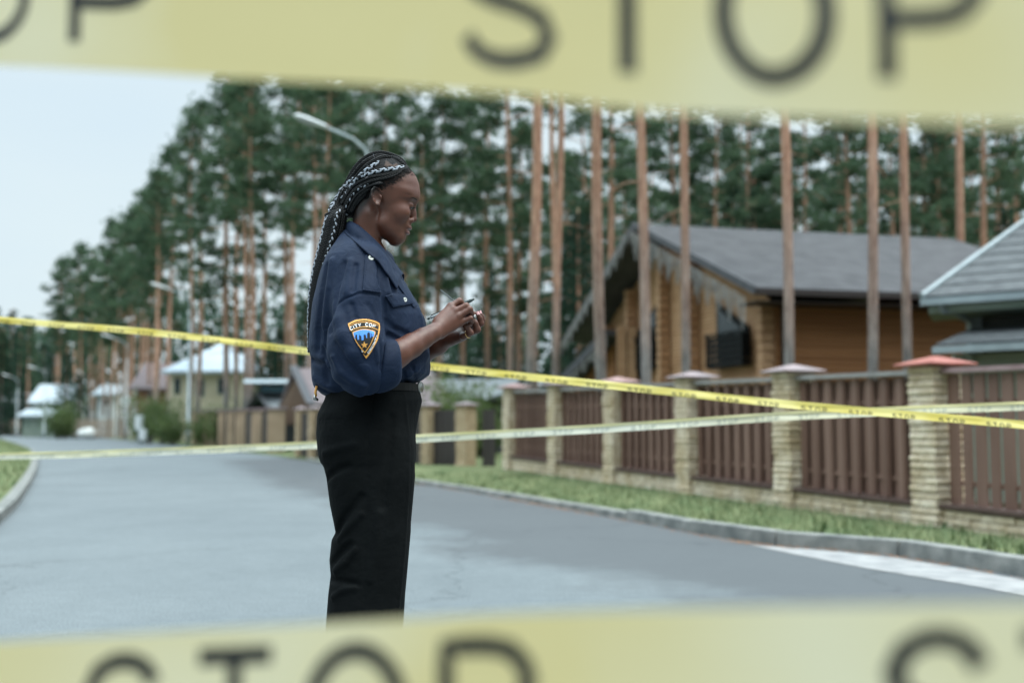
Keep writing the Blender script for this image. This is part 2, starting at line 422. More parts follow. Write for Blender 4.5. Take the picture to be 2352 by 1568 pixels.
# verge between the kerb and the fence: rises to the kerb, falls to the fence
CAMH = .95
fence_px = [(2116, 1215, 12.1), (1804, 1165, None), (1578, 1130, None), (1408, 1108, None), (1279, 1093, None), (1167, 1078, 24.7)]
pA = at(2152, 1000, 12.1); pB = at(1180, 1000, 24.7)
def fpt(t, z=0): return Vector((pA.x + (pB.x - pA.x) * t, pA.y + (pB.y - pA.y) * t, z))
def fz(t): return -.115 + .185 * max(-.3, min(1.2, t))
vs = []; fs = []
nr = 14
kk = [p for p in kd_ if p.y < 24]
ko2 = offset_line(kd_, .155)
rows = 0
L2 = []
for i, p in enumerate(kd_):
    if p.y > 23.2: break
    k0 = ko2[i]; t = (p.y - 2.4 - pA.y) / (pB.y - pA.y) + .16 * 0
    f0 = fpt(t + .12); f0 = f0 + Vector((1.2, .5, 0)); zf = fz(t + .12)
    for k in range(nr + 1):
        u_ = k / nr; q = k0.lerp(f0, u_); z = KHf(p) - .015 + (zf - KHf(p) + .015) * min(1, u_ * 1.15) + .02 * noise.noise(Vector((q.x * 1.3, q.y * 1.3, 0))) * (1 if k else 0)
        vs.append((q.x, q.y, z))
    rows += 1
fs = [(i * (nr + 1) + k, i * (nr + 1) + k + 1, (i + 1) * (nr + 1) + k + 1, (i + 1) * (nr + 1) + k) for i in range(rows - 1) for k in range(nr)]
b = MB(); b.add(vs, fs); verge = b.build('verge', m_grass, None, smooth=True); tag(verge, kind='structure')
# far verge beyond the bend
fv = [(957, 1109), (860, 1090), (760, 1066), (700, 1055), (640, 1046), (560, 1037), (440, 1025), (340, 1013), (230, 1004.5), (110, 997.5), (0, 992)]
vs = []; fs = []
for q in fv:
    p = gnd(*q, .02); vs += [tuple(p), (p.x + 1.5, p.y + 2.0, .06), (p.x + 7, p.y + 12, .05), (p.x + 22, p.y + 30, -.25)]
for i in range(len(fv) - 1):
    for k in range(3): fs.append((i * 4 + k, i * 4 + k + 1, i * 4 + k + 5, i * 4 + k + 4))
b = MB(); b.add(vs, fs); o = b.build('far_verge', m_grass, None, smooth=True); tag(o, kind='structure')
# grass island on the left with its kerb
c = sum(island, Vector()) / len(island)
isd = densify(island, .7)
b = MB(); vs = [(p.x, p.y, .10) for p in isd]; inn = [p + Vector((-1.2, 0, 0)) for p in isd]; vs += [(p.x, p.y, .17) for p in inn]
n = len(isd); fs = [(i, i + 1, n + i + 1, n + i) for i in range(n - 1)] + [tuple(n + i for i in range(n)) + (2 * n, 2 * n + 1)]
vs += [(-90, inn[-1].y + 6, .17), (-45, inn[0].y - 1, .17)]
b.add(vs, fs); o = b.build('grass_island', m_grass, None); tag(o, kind='structure')
b = MB(); io = offset_line(isd, -.0); iq = offset_line(isd, .15)
for i in range(0, n - 1):
    g = (isd[i + 1] - isd[i]) * .02
    b.hexa([io[i] + g + Vector((0, 0, -.1)), iq[i] + g + Vector((0, 0, -.1)), iq[i + 1] - g + Vector((0, 0, -.1)), io[i + 1] - g + Vector((0, 0, -.1)), io[i] + g + Vector((0, 0, .11)), iq[i] + g + Vector((0, 0, .11)), iq[i + 1] - g + Vector((0, 0, .11)), io[i + 1] - g + Vector((0, 0, .11))])
o = b.build('island_kerb', m_kerb, None); tag(o, kind='structure')

# grass blades on the verge and the island; fallen needles in the gutter
m_blade = mat('grass_blade', (.115, .175, .085), (.28, .31, .17), 2.5, rough=.8, detail=6, spec=.25)
random.seed(11); b = MB()
V_ = [Vector(v) for v in [tuple(x.co) for x in verge.data.vertices]]
def blade(p, h, w, n=1):
    a = random.uniform(0, 6.283); l = Vector((math.cos(a), math.sin(a), 0)); s_ = Vector((-l.y, l.x, 0)) * w
    t = p + Vector((0, 0, h)) + l * h * random.uniform(.1, .6); b.add([p - s_, p + s_, t], [(0, 1, 2)])
for f in verge.data.polygons:
    q = [V_[i] for i in f.vertices]; c = sum(q, Vector()) / 4; area = f.area
    if c.y < 5 or c.x > 7: continue
    dens = 420 if c.y < 14 else (220 if c.y < 19 else 110)
    for k in range(int(area * dens)):
        u_, v_ = random.random(), random.random(); p = q[0].lerp(q[1], u_).lerp(q[3].lerp(q[2], u_), v_)
        cl = noise.noise(p * 1.7) ; h = random.uniform(.03, .075) * (1.1 + cl); blade(p, h * .95, random.uniform(.004, .009) * (1 if c.y < 14 else 1.6))
        if random.random() < .0025: # broad weed leaves
            for j in range(5): blade(p, random.uniform(.05, .12), .03)
o = b.build('grass', m_blade, None); tag(o, kind='stuff')
b = MB(); random.seed(5)
for p in isd:
    for k in range(60):
        q = p + (Vector((-18, c.y, 0)) - p) * 0; q = p.lerp(Vector((p.x - 3, p.y + random.uniform(-1, 3), 0)), random.random()); q.z = .12
        blade(q, random.uniform(.05, .12), .02)
o = b.build('island_grass', m_blade, None); tag(o, kind='stuff')
m_needle = mat('fallen_needles', (.26, .11, .045), (.40, .20, .09), 3, rough=.9)
b = MB(); random.seed(6)
for i in range(2, len(kd_) - 1):
    p = kd_[i]; 
    if p.y > 22: break
    dens = int(60 * max(0, .25 + noise.noise(p * .9) * 1.4)) + 14
    for k in range(dens * 2):
        q = p.lerp(kd_[i + 1], random.random()); t = (kd_[i + 1] - p).normalized(); q = q + Vector((-t.y, t.x, 0)) * abs(random.gauss(0, .085)); a = random.uniform(0, 6.28)
        d = Vector((math.cos(a), math.sin(a), 0)) * random.uniform(.01, .03); s_ = Vector((-d.y, d.x, 0)) * .22; z = Vector((0, 0, .006 + random.random() * .004))
        b.add([q - d + z, q + s_ + z, q + d + z, q - s_ + z], [(0, 1, 2, 3)])
o = b.build('needle_litter', m_needle, None); tag(o, kind='stuff')
# =====================================================================
# pines and spruces: trunk, limbs and a crown of needle tufts
# =====================================================================
m_bark, t_, b_ = mat_new('pine_bark'); b_.inputs['Roughness'].default_value = .9; b_.inputs['Specular IOR Level'].default_value = .2
tc = t_.nodes.new('ShaderNodeTexCoord'); sp_ = t_.nodes.new('ShaderNodeSeparateXYZ'); t_.links.new(tc.outputs['Object'], sp_.inputs[0])
n = tnoise(.6, 4); a = t_.nodes.new('ShaderNodeMath'); a.operation = 'MULTIPLY_ADD'; a.inputs[1].default_value = 5.0; t_.links.new(n.outputs[0], a.inputs[0]); t_.links.new(sp_.outputs['Z'], a.inputs[2])
mr_ = t_.nodes.new('ShaderNodeMapRange'); mr_.inputs[1].default_value = 4.5; mr_.inputs[2].default_value = 9.5; t_.links.new(a.outputs[0], mr_.inputs[0])
fl = tnoise(7, 6, (1, 1, .28), .75)
grey = tramp(fl.outputs[0], .35, (.12, .115, .11), .65, (.33, .31, .295)); rust = tramp(fl.outputs[0], .35, (.30, .155, .105), .65, (.60, .37, .26))
t_.links.new(tmix(mr_.outputs[0], grey, rust), b_.inputs['Base Color'])
bp = t_.nodes.new('ShaderNodeBump'); bp.inputs['Strength'].default_value = .8; bp.inputs['Distance'].default_value = .05; t_.links.new(fl.outputs[0], bp.inputs['Height']); t_.links.new(bp.outputs[0], b_.inputs['Normal'])
def needle_mat(name, c1, c2):
    m = mat(name, c1, c2, .8, rough=.75, detail=5, spec=.25)
    t = m.node_tree; bb = t.nodes['Principled BSDF']; tr = t.nodes.new('ShaderNodeBsdfTranslucent'); ms = t.nodes.new('ShaderNodeMixShader'); ms.inputs[0].default_value = .20
    tr.inputs[0].default_value = (*[min(1, q * 1.5) for q in c2], 1); o_ = [q for q in t.nodes if q.type == 'OUTPUT_MATERIAL'][0]
    t.links.new(bb.outputs[0], ms.inputs[1]); t.links.new(tr.outputs[0], ms.inputs[2]); t.links.new(ms.outputs[0], o_.inputs[0]); return m
m_pine = needle_mat('pine_needles', (.036, .076, .046), (.096, .156, .088))
m_spruce = needle_mat('spruce_needles', (.016, .042, .028), (.040, .080, .050))
m_leaf = needle_mat('leaves', (.060, .105, .035), (.125, .165, .060))
def tuft(b, c, d, L, W, rnd):
    """a spray of needles: a few narrow blades fanned out from c along d"""
    for k in range(3):
        q = Vector((rnd.gauss(0, .55), rnd.gauss(0, .55), rnd.gauss(.15, .45))); v = (d + q).normalized() * L * rnd.uniform(.7, 1.25)
        s_ = v.cross(Vector((rnd.gauss(0, 1), rnd.gauss(0, 1), rnd.gauss(0, 1)))).normalized() * W
        b.add([c, c + v * .5 + s_, c + v, c + v * .5 - s_], [(0, 1, 2, 3)])
def make_pine(seed, H, crown_from, rad, dens=1.0, lean=0.0, dia=.30, low_limbs=4):
    rnd = random.Random(seed); root = empty('pine_tree')
    def tx(z): return Vector((lean * (max(0, z) / H) ** 1.5 * H + .10 * math.sin(z * .35 + seed), .10 * math.sin(z * .27 + seed * 2), z))
    b = MB(); zz = [-.3, 0, .4, 1.2] + [1.2 + (H - 1.2) * k / 13 for k in range(1, 14)]
    rr = [dia * .66, dia * .60, dia * .53, dia * .5] + [dia * .5 * (1 - (k / 13) ** 1.9 * .88) for k in range(1, 14)]
    b.tube([tx(z) for z in zz], rr, 10)
    cr = MB(); z0 = H * crown_from
    for k in range(low_limbs):     # dead snags below the crown
        z = rnd.uniform(H * .25, z0); a = rnd.uniform(0, 6.28); p = tx(z); d = Vector((math.cos(a), math.sin(a), rnd.uniform(-.2, .2))); l = rnd.uniform(.25, 1.0)
        b.tube([p, p + d * l * .5, p + d * l + Vector((0, 0, -.1))], [.025, .018, .006], 4, cap=False)
    nl = int(25 * dens)
    for k in range(nl):
        f = (k + rnd.random()) / nl; z = z0 + (H - z0) * f; p = tx(z); a = k * 2.399 + rnd.uniform(-.4, .4)
        l = rad * (max(.05, math.sin(math.pi * min(1, .22 + f * .72))) ** .7) * rnd.uniform(.55, 1.1) * (1.0 - .30 * f); up = -.10 + .75 * f + rnd.uniform(-.12, .15)
        d = Vector((math.cos(a), math.sin(a), up)).normalized(); e = p + d * l + Vector((0, 0, .10 * l))
        m_ = p + d * l * .5 + Vector((0, 0, -.04 * l)); b.tube([p, m_, e], [.05 * (1 - f * .6), .03, .010], 4, cap=False)
        for c_ in range(int(4 + l * 1.5)):
            t = .28 + .72 * math.sqrt(rnd.random()); q = p.lerp(m_, t * 2) if t < .5 else m_.lerp(e, t * 2 - 1)
            q = q + Vector((rnd.gauss(0, .20 * l * t), rnd.gauss(0, .20 * l * t), rnd.gauss(.05, .16)))
            n_ = rnd.randint(15, 23)
            for _ in range(n_):
                cc = q + Vector((rnd.gauss(0, .24), rnd.gauss(0, .24), rnd.gauss(0, .10))); tuft(cr, cc, (cc - p).normalized() * .6, .25, .046, rnd)
    for _ in range(90):
        cc = tx(H) + Vector((rnd.gauss(0, .4), rnd.gauss(0, .4), rnd.gauss(-.4, .5))); tuft(cr, cc, Vector((0, 0, 1)), .28, .045, rnd)
    b.build('trunk', m_bark, root, smooth=True); cr.build('crown', m_pine, root)
    note_children(root); return root
def make_spruce(seed, H, rad):
    rnd = random.Random(seed); root = empty('spruce_tree'); b = MB(); b.tube([(0, 0, z) for z in (-.3, H * .5, H)], [H * .012 + .05, H * .008 + .02, .02], 8)
    cr = MB(); nl = int(H * 9)
    for k in range(nl):
        f = k / nl; z = .5 + (H - .6) * f; a = k * 2.399; l = rad * (1 - f) ** .85 * rnd.uniform(.7, 1.12) + .12
        d = Vector((math.cos(a), math.sin(a), -.25 + .4 * f)); n_ = int(4 + l * 7)
        for c_ in range(n_):
            t = rnd.uniform(.15, 1); q = Vector((0, 0, z)) + d * l * t + Vector((rnd.gauss(0, .10 + .12 * t * l), rnd.gauss(0, .10 + .12 * t * l), rnd.gauss(-.05, .07) - .10 * t * l))
            for _ in range(2): tuft(cr, q, d * .8 + Vector((0, 0, -.2)), .26, .05, rnd)
    b.build('trunk', m_bark, root, smooth=True); cr.build('crown', m_spruce, root); note_children(root); return root
def make_bush(seed, H, rad, mname, name='bush', n=1400, lf=.10):
    rnd = random.Random(seed); root = empty(name); b = MB(); cr = MB(); tips = []
    for k in range(9):
        a = rnd.uniform(0, 6.28); r_ = rad * rnd.uniform(.2, .8); e = Vector((math.cos(a) * r_, math.sin(a) * r_, H * rnd.uniform(.6, .98))); tips.append(e)
        b.tube([(0, 0, -.1), e * .5 + Vector((0, 0, .1)), e], [.03, .018, .006], 5, cap=False)
    for _ in range(n):
        e = rnd.choice(tips); t = rnd.uniform(.25, 1.1); c = e * t + Vector((rnd.gauss(0, rad * .22), rnd.gauss(0, rad * .22), rnd.gauss(0, H * .09)))
        if c.z < .03: continue
        v = Vector((rnd.gauss(0, 1), rnd.gauss(0, 1), rnd.gauss(0, 1))).normalized() * lf; s_ = v.cross(Vector((rnd.gauss(0, 1), rnd.gauss(0, 1), rnd.gauss(0, 1)))).normalized() * lf * .45
        cr.add([c - v, c + s_, c + v, c - s_], [(0, 1, 2, 3)])
    b.build('stem', m_bark, root); cr.build('foliage', mname, root); note_children(root); return root
def place(proto, x, y, s=1.0, rz=None, label=None, cat=None, group=None, zs=None, used=set(), z=None):
    if proto.name in used: o = copy_tree(proto)
    else: o = proto; used.add(proto.name)
    o.location = (x, y, (ground_z(x, y) - .02) if z is None else z); o.rotation_euler = (0, 0, rz if rz is not None else random.uniform(0, 6.283)); o.scale = (s, s, zs if zs else s)
    tag(o, label, cat, group); return o
pines = [make_pine(1, 20, .54, 2.3, low_limbs=10), make_pine(2, 22, .60, 1.9, .85, lean=.012, low_limbs=9), make_pine(3, 21, .46, 2.6, 1.0, lean=-.010, low_limbs=12), make_pine(4, 23, .64, 1.9, .8, low_limbs=8), make_pine(5, 18, .40, 2.4, 1.1, low_limbs=8)]
talls = [make_pine(11, 24, .60, 3.2, 1.0, dia=.27, lean=.004, low_limbs=5), make_pine(12, 25, .62, 3.0, 1.0, dia=.27, lean=-.006, low_limbs=4), make_pine(13, 23, .58, 3.4, 1.0, dia=.25, lean=.008, low_limbs=5)]
PH = {pines[0]: 20, pines[1]: 22, pines[2]: 21, pines[3]: 23, pines[4]: 18, talls[0]: 24, talls[1]: 25, talls[2]: 23}
random.seed(31)
# trunks one can point to, standing in the gardens behind the fence: px at the roof line, distance, trunk width in px
near = [  # x at y~560, Y, width px, label
    (1224, 34, 23, 'tall pale trunk rising just right of the writing hands, thickest left of the log house'),
    (1276, 44, 13, 'slim orange trunk, left one of a close pair left of the log house'),
    (1287, 37, 16, 'slim orange trunk, right one of a close pair left of the log house'),
    (1384, 27, 23, 'stout pine trunk in front of the lower porch roof of the log house'),
    (1480, 22.5, 21, 'pine trunk crossing the gable peak of the log house'),
    (1577, 23, 19, 'pine trunk crossing the front slope of the log house roof'),
    (1808, 21.5, 19, 'pine trunk at the corner post of the log house'),
    (2010, 21, 20, 'pine trunk in front of the long wooden wall, left of two'),
    (2092, 22, 18, 'reddish pine trunk in front of the long wooden wall, right of two'),
    (2221, 33, 17, 'pine trunk behind the corner of the grey shingled house'),
]
for i, (px, Y, wpx, lab) in enumerate(near):
    p = at(px, 900, Y); pr = talls[i % 3]; want = wpx * Y / FPX * 1.10; s = want / (.27 if pr != talls[2] else .25)
    place(pr, p.x, p.y, s=max(.7, min(1.6, s)), zs=max(.95, min(1.12, s)), label=lab, cat='pine tree', group='pines in the garden behind the fence')
mid = [(1300, 74, 9), (1440, 82, 9), (1500, 70, 9), (1615, 84, 9), (1725, 64, 9), (1790, 86, 9), (1840, 76, 9), (1985, 84, 9), (2110, 88, 9), (2165, 62, 9), (2215, 86, 9), (2320, 88, 9), (1235, 80, 9), (1409, 55, 12), (1546, 60, 13), (1650, 58, 10), (1857, 62, 9), (1935, 66, 9), (2058, 60, 12), (2135, 64, 11), (2180, 80, 9), (2250, 72, 9), (2306, 66, 13), (2345, 58, 13), (1010, 60, 13), (1062, 70, 8), (1118, 66, 11), (1193, 62, 17), (1168, 58, 12), (1700, 75, 12), (1760, 70, 10), (1345, 66, 10), (1596, 78, 9),
       (1960, 52, 11), (2275, 52, 12)]
for i, (px, Y, wpx) in enumerate(mid):
    p = at(px, 900, Y); pr = pines[(4, 2, 0, 4, 2, 1)[i % 6]]; place(pr, p.x, p.y, s=random.uniform(.9, 1.12), zs=random.uniform(.98, 1.15), label='pine with an orange trunk standing deep in the wood behind the gardens', cat='pine tree', group='pines in the wood behind the gardens')
# tree line whose tops step down to the left: picture x, top y
def top_at(px):
    return float(np.interp(px, [-60, 0, 30, 60, 100, 130, 165, 215, 262, 300, 345, 380, 420, 450, 500, 560, 640, 900, 960, 1010, 1060, 1100, 1180, 1260, 2400], [700, 695, 700, 715, 690, 600, 555, 590, 500, 475, 430, 330, 285, 270, 190, 165, 130, 120, 250, 170, 400, 290, 380, 250, 150]))
def place_top(px, Y, pr, lab, cat, grp, j=0.0):
    p = at(px, 900, Y); top = at(px, top_at(px) + j, Y).z; sc = top / PH[pr]
    place(pr, p.x, p.y, s=max(.75, min(1.25, sc)), zs=max(.5, sc), label=lab, cat=cat, group=grp)
big = [(562, 62, 16), (672, 56, 17), (715, 52, 18), (733, 60, 13), (515, 66, 11), (437, 72, 12), (745, 48, 11)]
for i, (px, Y, wpx) in enumerate(big):
    place_top(px, Y, pines[(i * 2 + 1) % 5], 'pine with a stout reddish trunk standing behind the bend of the road', 'pine tree', 'pines along the far side of the road')
left_line = [(185, 120), (240, 112), (268, 108), (318, 98), (340, 92), (388, 86), (455, 76), (292, 104), (130, 140), (355, 84), (540, 70), (600, 74), (655, 64), (780, 62), (830, 66), (880, 60), (925, 70), (965, 58), (575, 58)]
for i, (px, Y) in enumerate(left_line):
    place_top(px + random.uniform(-3, 3), Y, pines[(1, 3, 0, 3, 1, 2)[i % 6]], 'pine in the tree line that steps down along the left side of the road', 'pine tree', 'pines of the left tree line', random.choice([-8, 0, 25, 60, 95]) + random.uniform(-8, 20))
for i, (px, Y) in enumerate([(150, 142), (172, 136), (205, 126), (228, 122), (255, 116), (280, 110), (306, 104), (332, 97), (362, 90)]):
    place_top(px, Y, pines[(2, 0, 4)[i % 3]], 'pine', 'pine tree', 'pines of the left tree line', random.uniform(-6, 22))
for i in range(40):        # deeper rows
    px = -60 + 2480 * (i + random.random()) / 40; Y = random.uniform(95, 150) if px > 250 else random.uniform(135, 210)
    if 260 < px < 740: continue
    p = at(px, 900, Y); pr = pines[i % 5] if not 250 < px < 740 else pines[(1, 3)[i % 2]]; top = at(px, top_at(px) + random.uniform(20, 130), Y).z; sc = min(1.3, max(.55, top / PH[pr]))
    place(pr, p.x, p.y, s=max(.8, sc), zs=sc, label='pine in the hazy rows deep in the wood', cat='pine tree', group='pines in the deep rows of the wood')
spr = [make_spruce(41, 9, 2.2), make_spruce(42, 13, 2.8)]
random.seed(8)
for i, (px, Y, hpx, k) in enumerate([(150, 118, 200, 0), (178, 110, 150, 0), (620, 60, 230, 0), (640, 66, 270, 1), (590, 72, 200, 0), (1330, 52, 560, 1), (1355, 60, 600, 1), (1310, 64, 500, 1), (1120, 80, 420, 1), (1175, 72, 330, 1), (1690, 62, 620, 1), (1640, 70, 560, 1), (1620, 55, 420, 1), (1740, 66, 640, 1), (1900, 75, 520, 1), (2330, 62, 560, 1), (2270, 70, 480, 1), (1560, 66, 520, 1), (1430, 72, 470, 1),
        (1060, 85, 330, 1), (1010, 95, 300, 1), (20, 170, 290, 1), (60, 180, 260, 1), (-20, 150, 300, 1), (95, 190, 230, 1), (120, 160, 250, 1), (40, 150, 240, 0), (0, 140, 250, 0), (480, 88, 260, 1), (700, 90, 330, 1), (760, 80, 300, 1), (2060, 66, 640, 1), (1480, 80, 520, 1)]):
    p = at(px, 983, Y); H = hpx * Y / FPX; pr = spr[k]; base = 9 if k == 0 else 13
    place(pr, p.x, p.y, s=min(1.5, max(.6, H / base)), zs=H / base, label='dark spruce growing between the pine trunks', cat='spruce tree', group='spruces between the pines')
# bushes and garden shrubs
bushes = [make_bush(51, 2.6, 1.6, m_leaf), make_bush(52, 1.8, 1.3, m_leaf)]
for i, (px, Y, s, lab) in enumerate([(372, 66, 1.0, 'leafy green bush left of the second lamp post'), (398, 63, .9, 'leafy green bush against the cream house'), (345, 70, 1.1, 'round bush beside the white cabinets'), (470, 60, .9, 'bush in front of the cream house wall'), (500, 58, .8, 'bush in front of the arched window'), (330, 74, .9, 'low bush behind the white cabinets'), (1070, 34, .8, 'thin bush behind the brick pillars, right of the person'), (1100, 36, .9, 'bush over the dark gate panels'), (1050, 40, 1.0, 'bush under the long grey roof'), (148, 100, 1.3, 'bush beside the white house with the pale roof'), (135, 100, 1.2, 'clipped bush left of the pale fence')]):
    p = at(px, 983, Y); place(bushes[i % 2], p.x, p.y, s=s, label=lab, cat='bush', group=None)

def ordinal(n): return ['first', 'second', 'third', 'fourth', 'fifth', 'sixth', 'seventh', 'eighth', 'ninth', 'tenth', 'eleventh', 'twelfth', 'thirteenth', 'fourteenth', 'fifteenth', 'sixteenth', 'seventeenth', 'eighteenth', 'nineteenth', 'twentieth'][n]
for grp, txt in (('pines in the wood behind the gardens', 'slim orange trunk in the wood behind the gardens'), ('pines of the left tree line', 'pine of the stepped tree line'), ('pines along the far side of the road', 'stout reddish pine behind the road bend'),
                 ('spruces between the pines', 'dark spruce between the pine trunks'), ('pines in the deep rows of the wood', 'pine in the deepest row of the wood')):
    L_ = sorted([o for o in COL.objects if o.get('group') == grp and o.get('label')], key=lambda o: o.location.x / o.location.y); n_ = len(L_)
    for i, o in enumerate(L_):
        o['label'] = f'{txt}, {ordinal(i)} from the left' if i < (n_ + 1) // 2 else f'{txt}, {ordinal(n_ - 1 - i)} from the right'

# the far-off wood that closes the view between the trunks
rnd = random.Random(77); b = MB()
for k in range(30000):
    px = rnd.uniform(-1300, 3900); Y = rnd.uniform(185, 235); p = at(px, 983, Y); hmax = 12.5 + 5.0 * noise.noise(Vector((p.x * .05, 0, 3))) + 2.5 * noise.noise(Vector((p.x * .3, 1, 3)))
    if px < 120: hmax += 6
    elif 350 < px < 780: hmax += 13
    elif px < 1250: hmax += 7
    c = Vector((p.x, p.y, rnd.uniform(0, 1) ** .8 * hmax)); v = Vector((rnd.gauss(0, 1), rnd.gauss(0, 1), rnd.gauss(0, 1))).normalized() * rnd.uniform(.6, 1.5); s_ = v.cross(Vector((rnd.gauss(0, 1), rnd.gauss(0, 1), rnd.gauss(0, 1)))).normalized() * rnd.uniform(.3, .7)
    b.add([c - v, c + s_, c + v, c - s_], [(0, 1, 2, 3)])
o = b.build('far_wood', m_spruce, None); tag(o, kind='stuff')
# =====================================================================
# fences, houses, street lamps
# =====================================================================
m_split, t_, b_ = mat_new('split_face_brick'); b_.inputs['Roughness'].default_value = .9; b_.inputs['Specular IOR Level'].default_value = .2
tc = t_.nodes.new('ShaderNodeTexCoord')
n = tnoise(9, 5); n2 = tnoise(1.7, 3)
c_ = tmix(1.0, tramp(n.outputs[0], .3, (.55, .44, .31), .7, (.86, .77, .64)), tramp(n2.outputs[0], .35, (.78, .72, .60), .65, (1.05, 1.05, 1.05)), 'MULTIPLY'); t_.links.new(c_, b_.inputs['Base Color'])
bp = t_.nodes.new('ShaderNodeBump'); bp.inputs['Strength'].default_value = .7; bp.inputs['Distance'].default_value = .02; nn_ = tnoise(40, 4); t_.links.new(nn_.outputs[0], bp.inputs['Height']); t_.links.new(bp.outputs[0], b_.inputs['Normal'])
m_mortar = mat('mortar', (.20, .16, .11), (.30, .25, .18), 12, rough=.95)
m_brown = mat('brown_slats', (.140, .074, .054), (.220, .130, .100), 2.0, rough=.6, bump=.3, bscale=30, stretch=(1, 1, .2))
m_cap_r = mat('rust_red_cap', (.30, .085, .065), (.38, .13, .10), 4, rough=.5)
m_cap_g = mat('grey_mauve_cap', (.24, .20, .21), (.34, .26, .27), 6, rough=.5)
m_rail = mat('grey_rail', (.24, .23, .22), (.31, .30, .29), 5, rough=.55)
m_rail_b = mat('dark_brown_rail', (.075, .042, .035), (.10, .06, .05), 5, rough=.55)
U = (pB - pA); U.z = 0; flen = U.length; U.normalize(); NV = Vector((-U.y, U.x, 0))       # along the fence, away from the camera; NV points to the road side
if NV.x > 0: NV = -NV
def stone_post(c, zb, zt, w=.38, rows=None, mt=None, rnd=random.Random(1), ux=None):
    """courses of split-face blocks; returns the post object builder"""
    ux = ux or U; vy = Vector((-ux.y, ux.x, 0)); b = MB(); n = rows or max(6, int((zt - zb) / .075)); h = (zt - zb) / n
    b.cur = 1; b.obox(c - ux * (w / 2 - .015) - vy * (w / 2 - .015) + Vector((0, 0, zb)), ux * (w - .03), vy * (w - .03), Vector((0, 0, zt - zb))); b.cur = 0
    for k in range(n):
        z0 = zb + k * h + .006; z1 = zb + (k + 1) * h - .006; e = [rnd.uniform(-.012, .014) for _ in range(4)]
        for half in (0, 1):     # two blocks to each course, breaking joint
            s0, s1 = (-.5, (.5 - .36) if k % 2 else (.36 - .5)); s0, s1 = (s0, s1) if half == 0 else (s1 + .02, .5)
            lo_, hi_ = w * s0 - (e[0] if half == 0 else 0), w * s1 + (e[1] if half else 0)
            a = c + ux * lo_ - vy * (w / 2 + e[2]); pts = [(lo_, -w / 2 - e[2]), (hi_, -w / 2 - e[2]), (hi_, w / 2 + e[3]), (lo_, w / 2 + e[3])]
            m_ = (z0 + z1) / 2; bulge = rnd.uniform(.002, .016)
            def pt(q, z, g): return c + ux * (q[0] + (g if q[0] > 0 else -g)) + vy * (q[1] + (g if q[1] > 0 else -g)) + Vector((0, 0, z))
            base = [pt(q, z0, 0) for q in pts] + [pt(q, m_, bulge) for q in pts] + [pt(q, z1, 0) for q in pts]
            b.add(base, [(0, 3, 2, 1), (8, 9, 10, 11)] + [(r * 4 + i, r * 4 + (i + 1) % 4, r * 4 + 4 + (i + 1) % 4, r * 4 + 4 + i) for r in (0, 1) for i in range(4)])
    return b
def pyramid_cap(c, z, w, h, ux):
    vy = Vector((-ux.y, ux.x, 0)); b = MB(); v = []
    for (f, zz) in ((1, z), (1.02, z + .022), (.55, z + h * .62), (.10, z + h)):
        for sx_, sy_ in ((-1, -1), (1, -1), (1, 1), (-1, 1)): v.append(c + ux * sx_ * w / 2 * f + vy * sy_ * w / 2 * f + Vector((0, 0, zz)))
    b.add(v, [(3, 2, 1, 0), (12, 13, 14, 15)] + [(r * 4 + i, r * 4 + (i + 1) % 4, r * 4 + 4 + (i + 1) % 4, r * 4 + 4 + i) for r in range(3) for i in range(4)]); return b
fence = empty('garden_fence', fpt(0)); tag(fence, 'brown slat fence with pale stone posts and pyramid caps along the right verge', 'fence')
step = flen / 5.0; FH = 1.74
rnd = random.Random(5)
posts = list(range(-2, 6))
for k in posts:
    c = fpt(k / 5.0); zb = fz(k / 5.0); zt = zb + FH + .02 * rnd.uniform(-1, 1)
    o = stone_post(c, zb - .15, zt, rnd=rnd).build('stone_post', [m_split, m_mortar], fence)
    red = k in (-1, 0); cp = pyramid_cap(c, zt + .002, .60, .105, U).build('post_cap', m_cap_r if k <= 0 else (m_cap_g if k in (1, 2, 4) else mat('faded_cap', (.34, .20, .19), (.42, .28, .27), 6, rough=.5)), o, bevel=.006)
    if k == 0: cp['label'] = 'rust red pyramid cap'
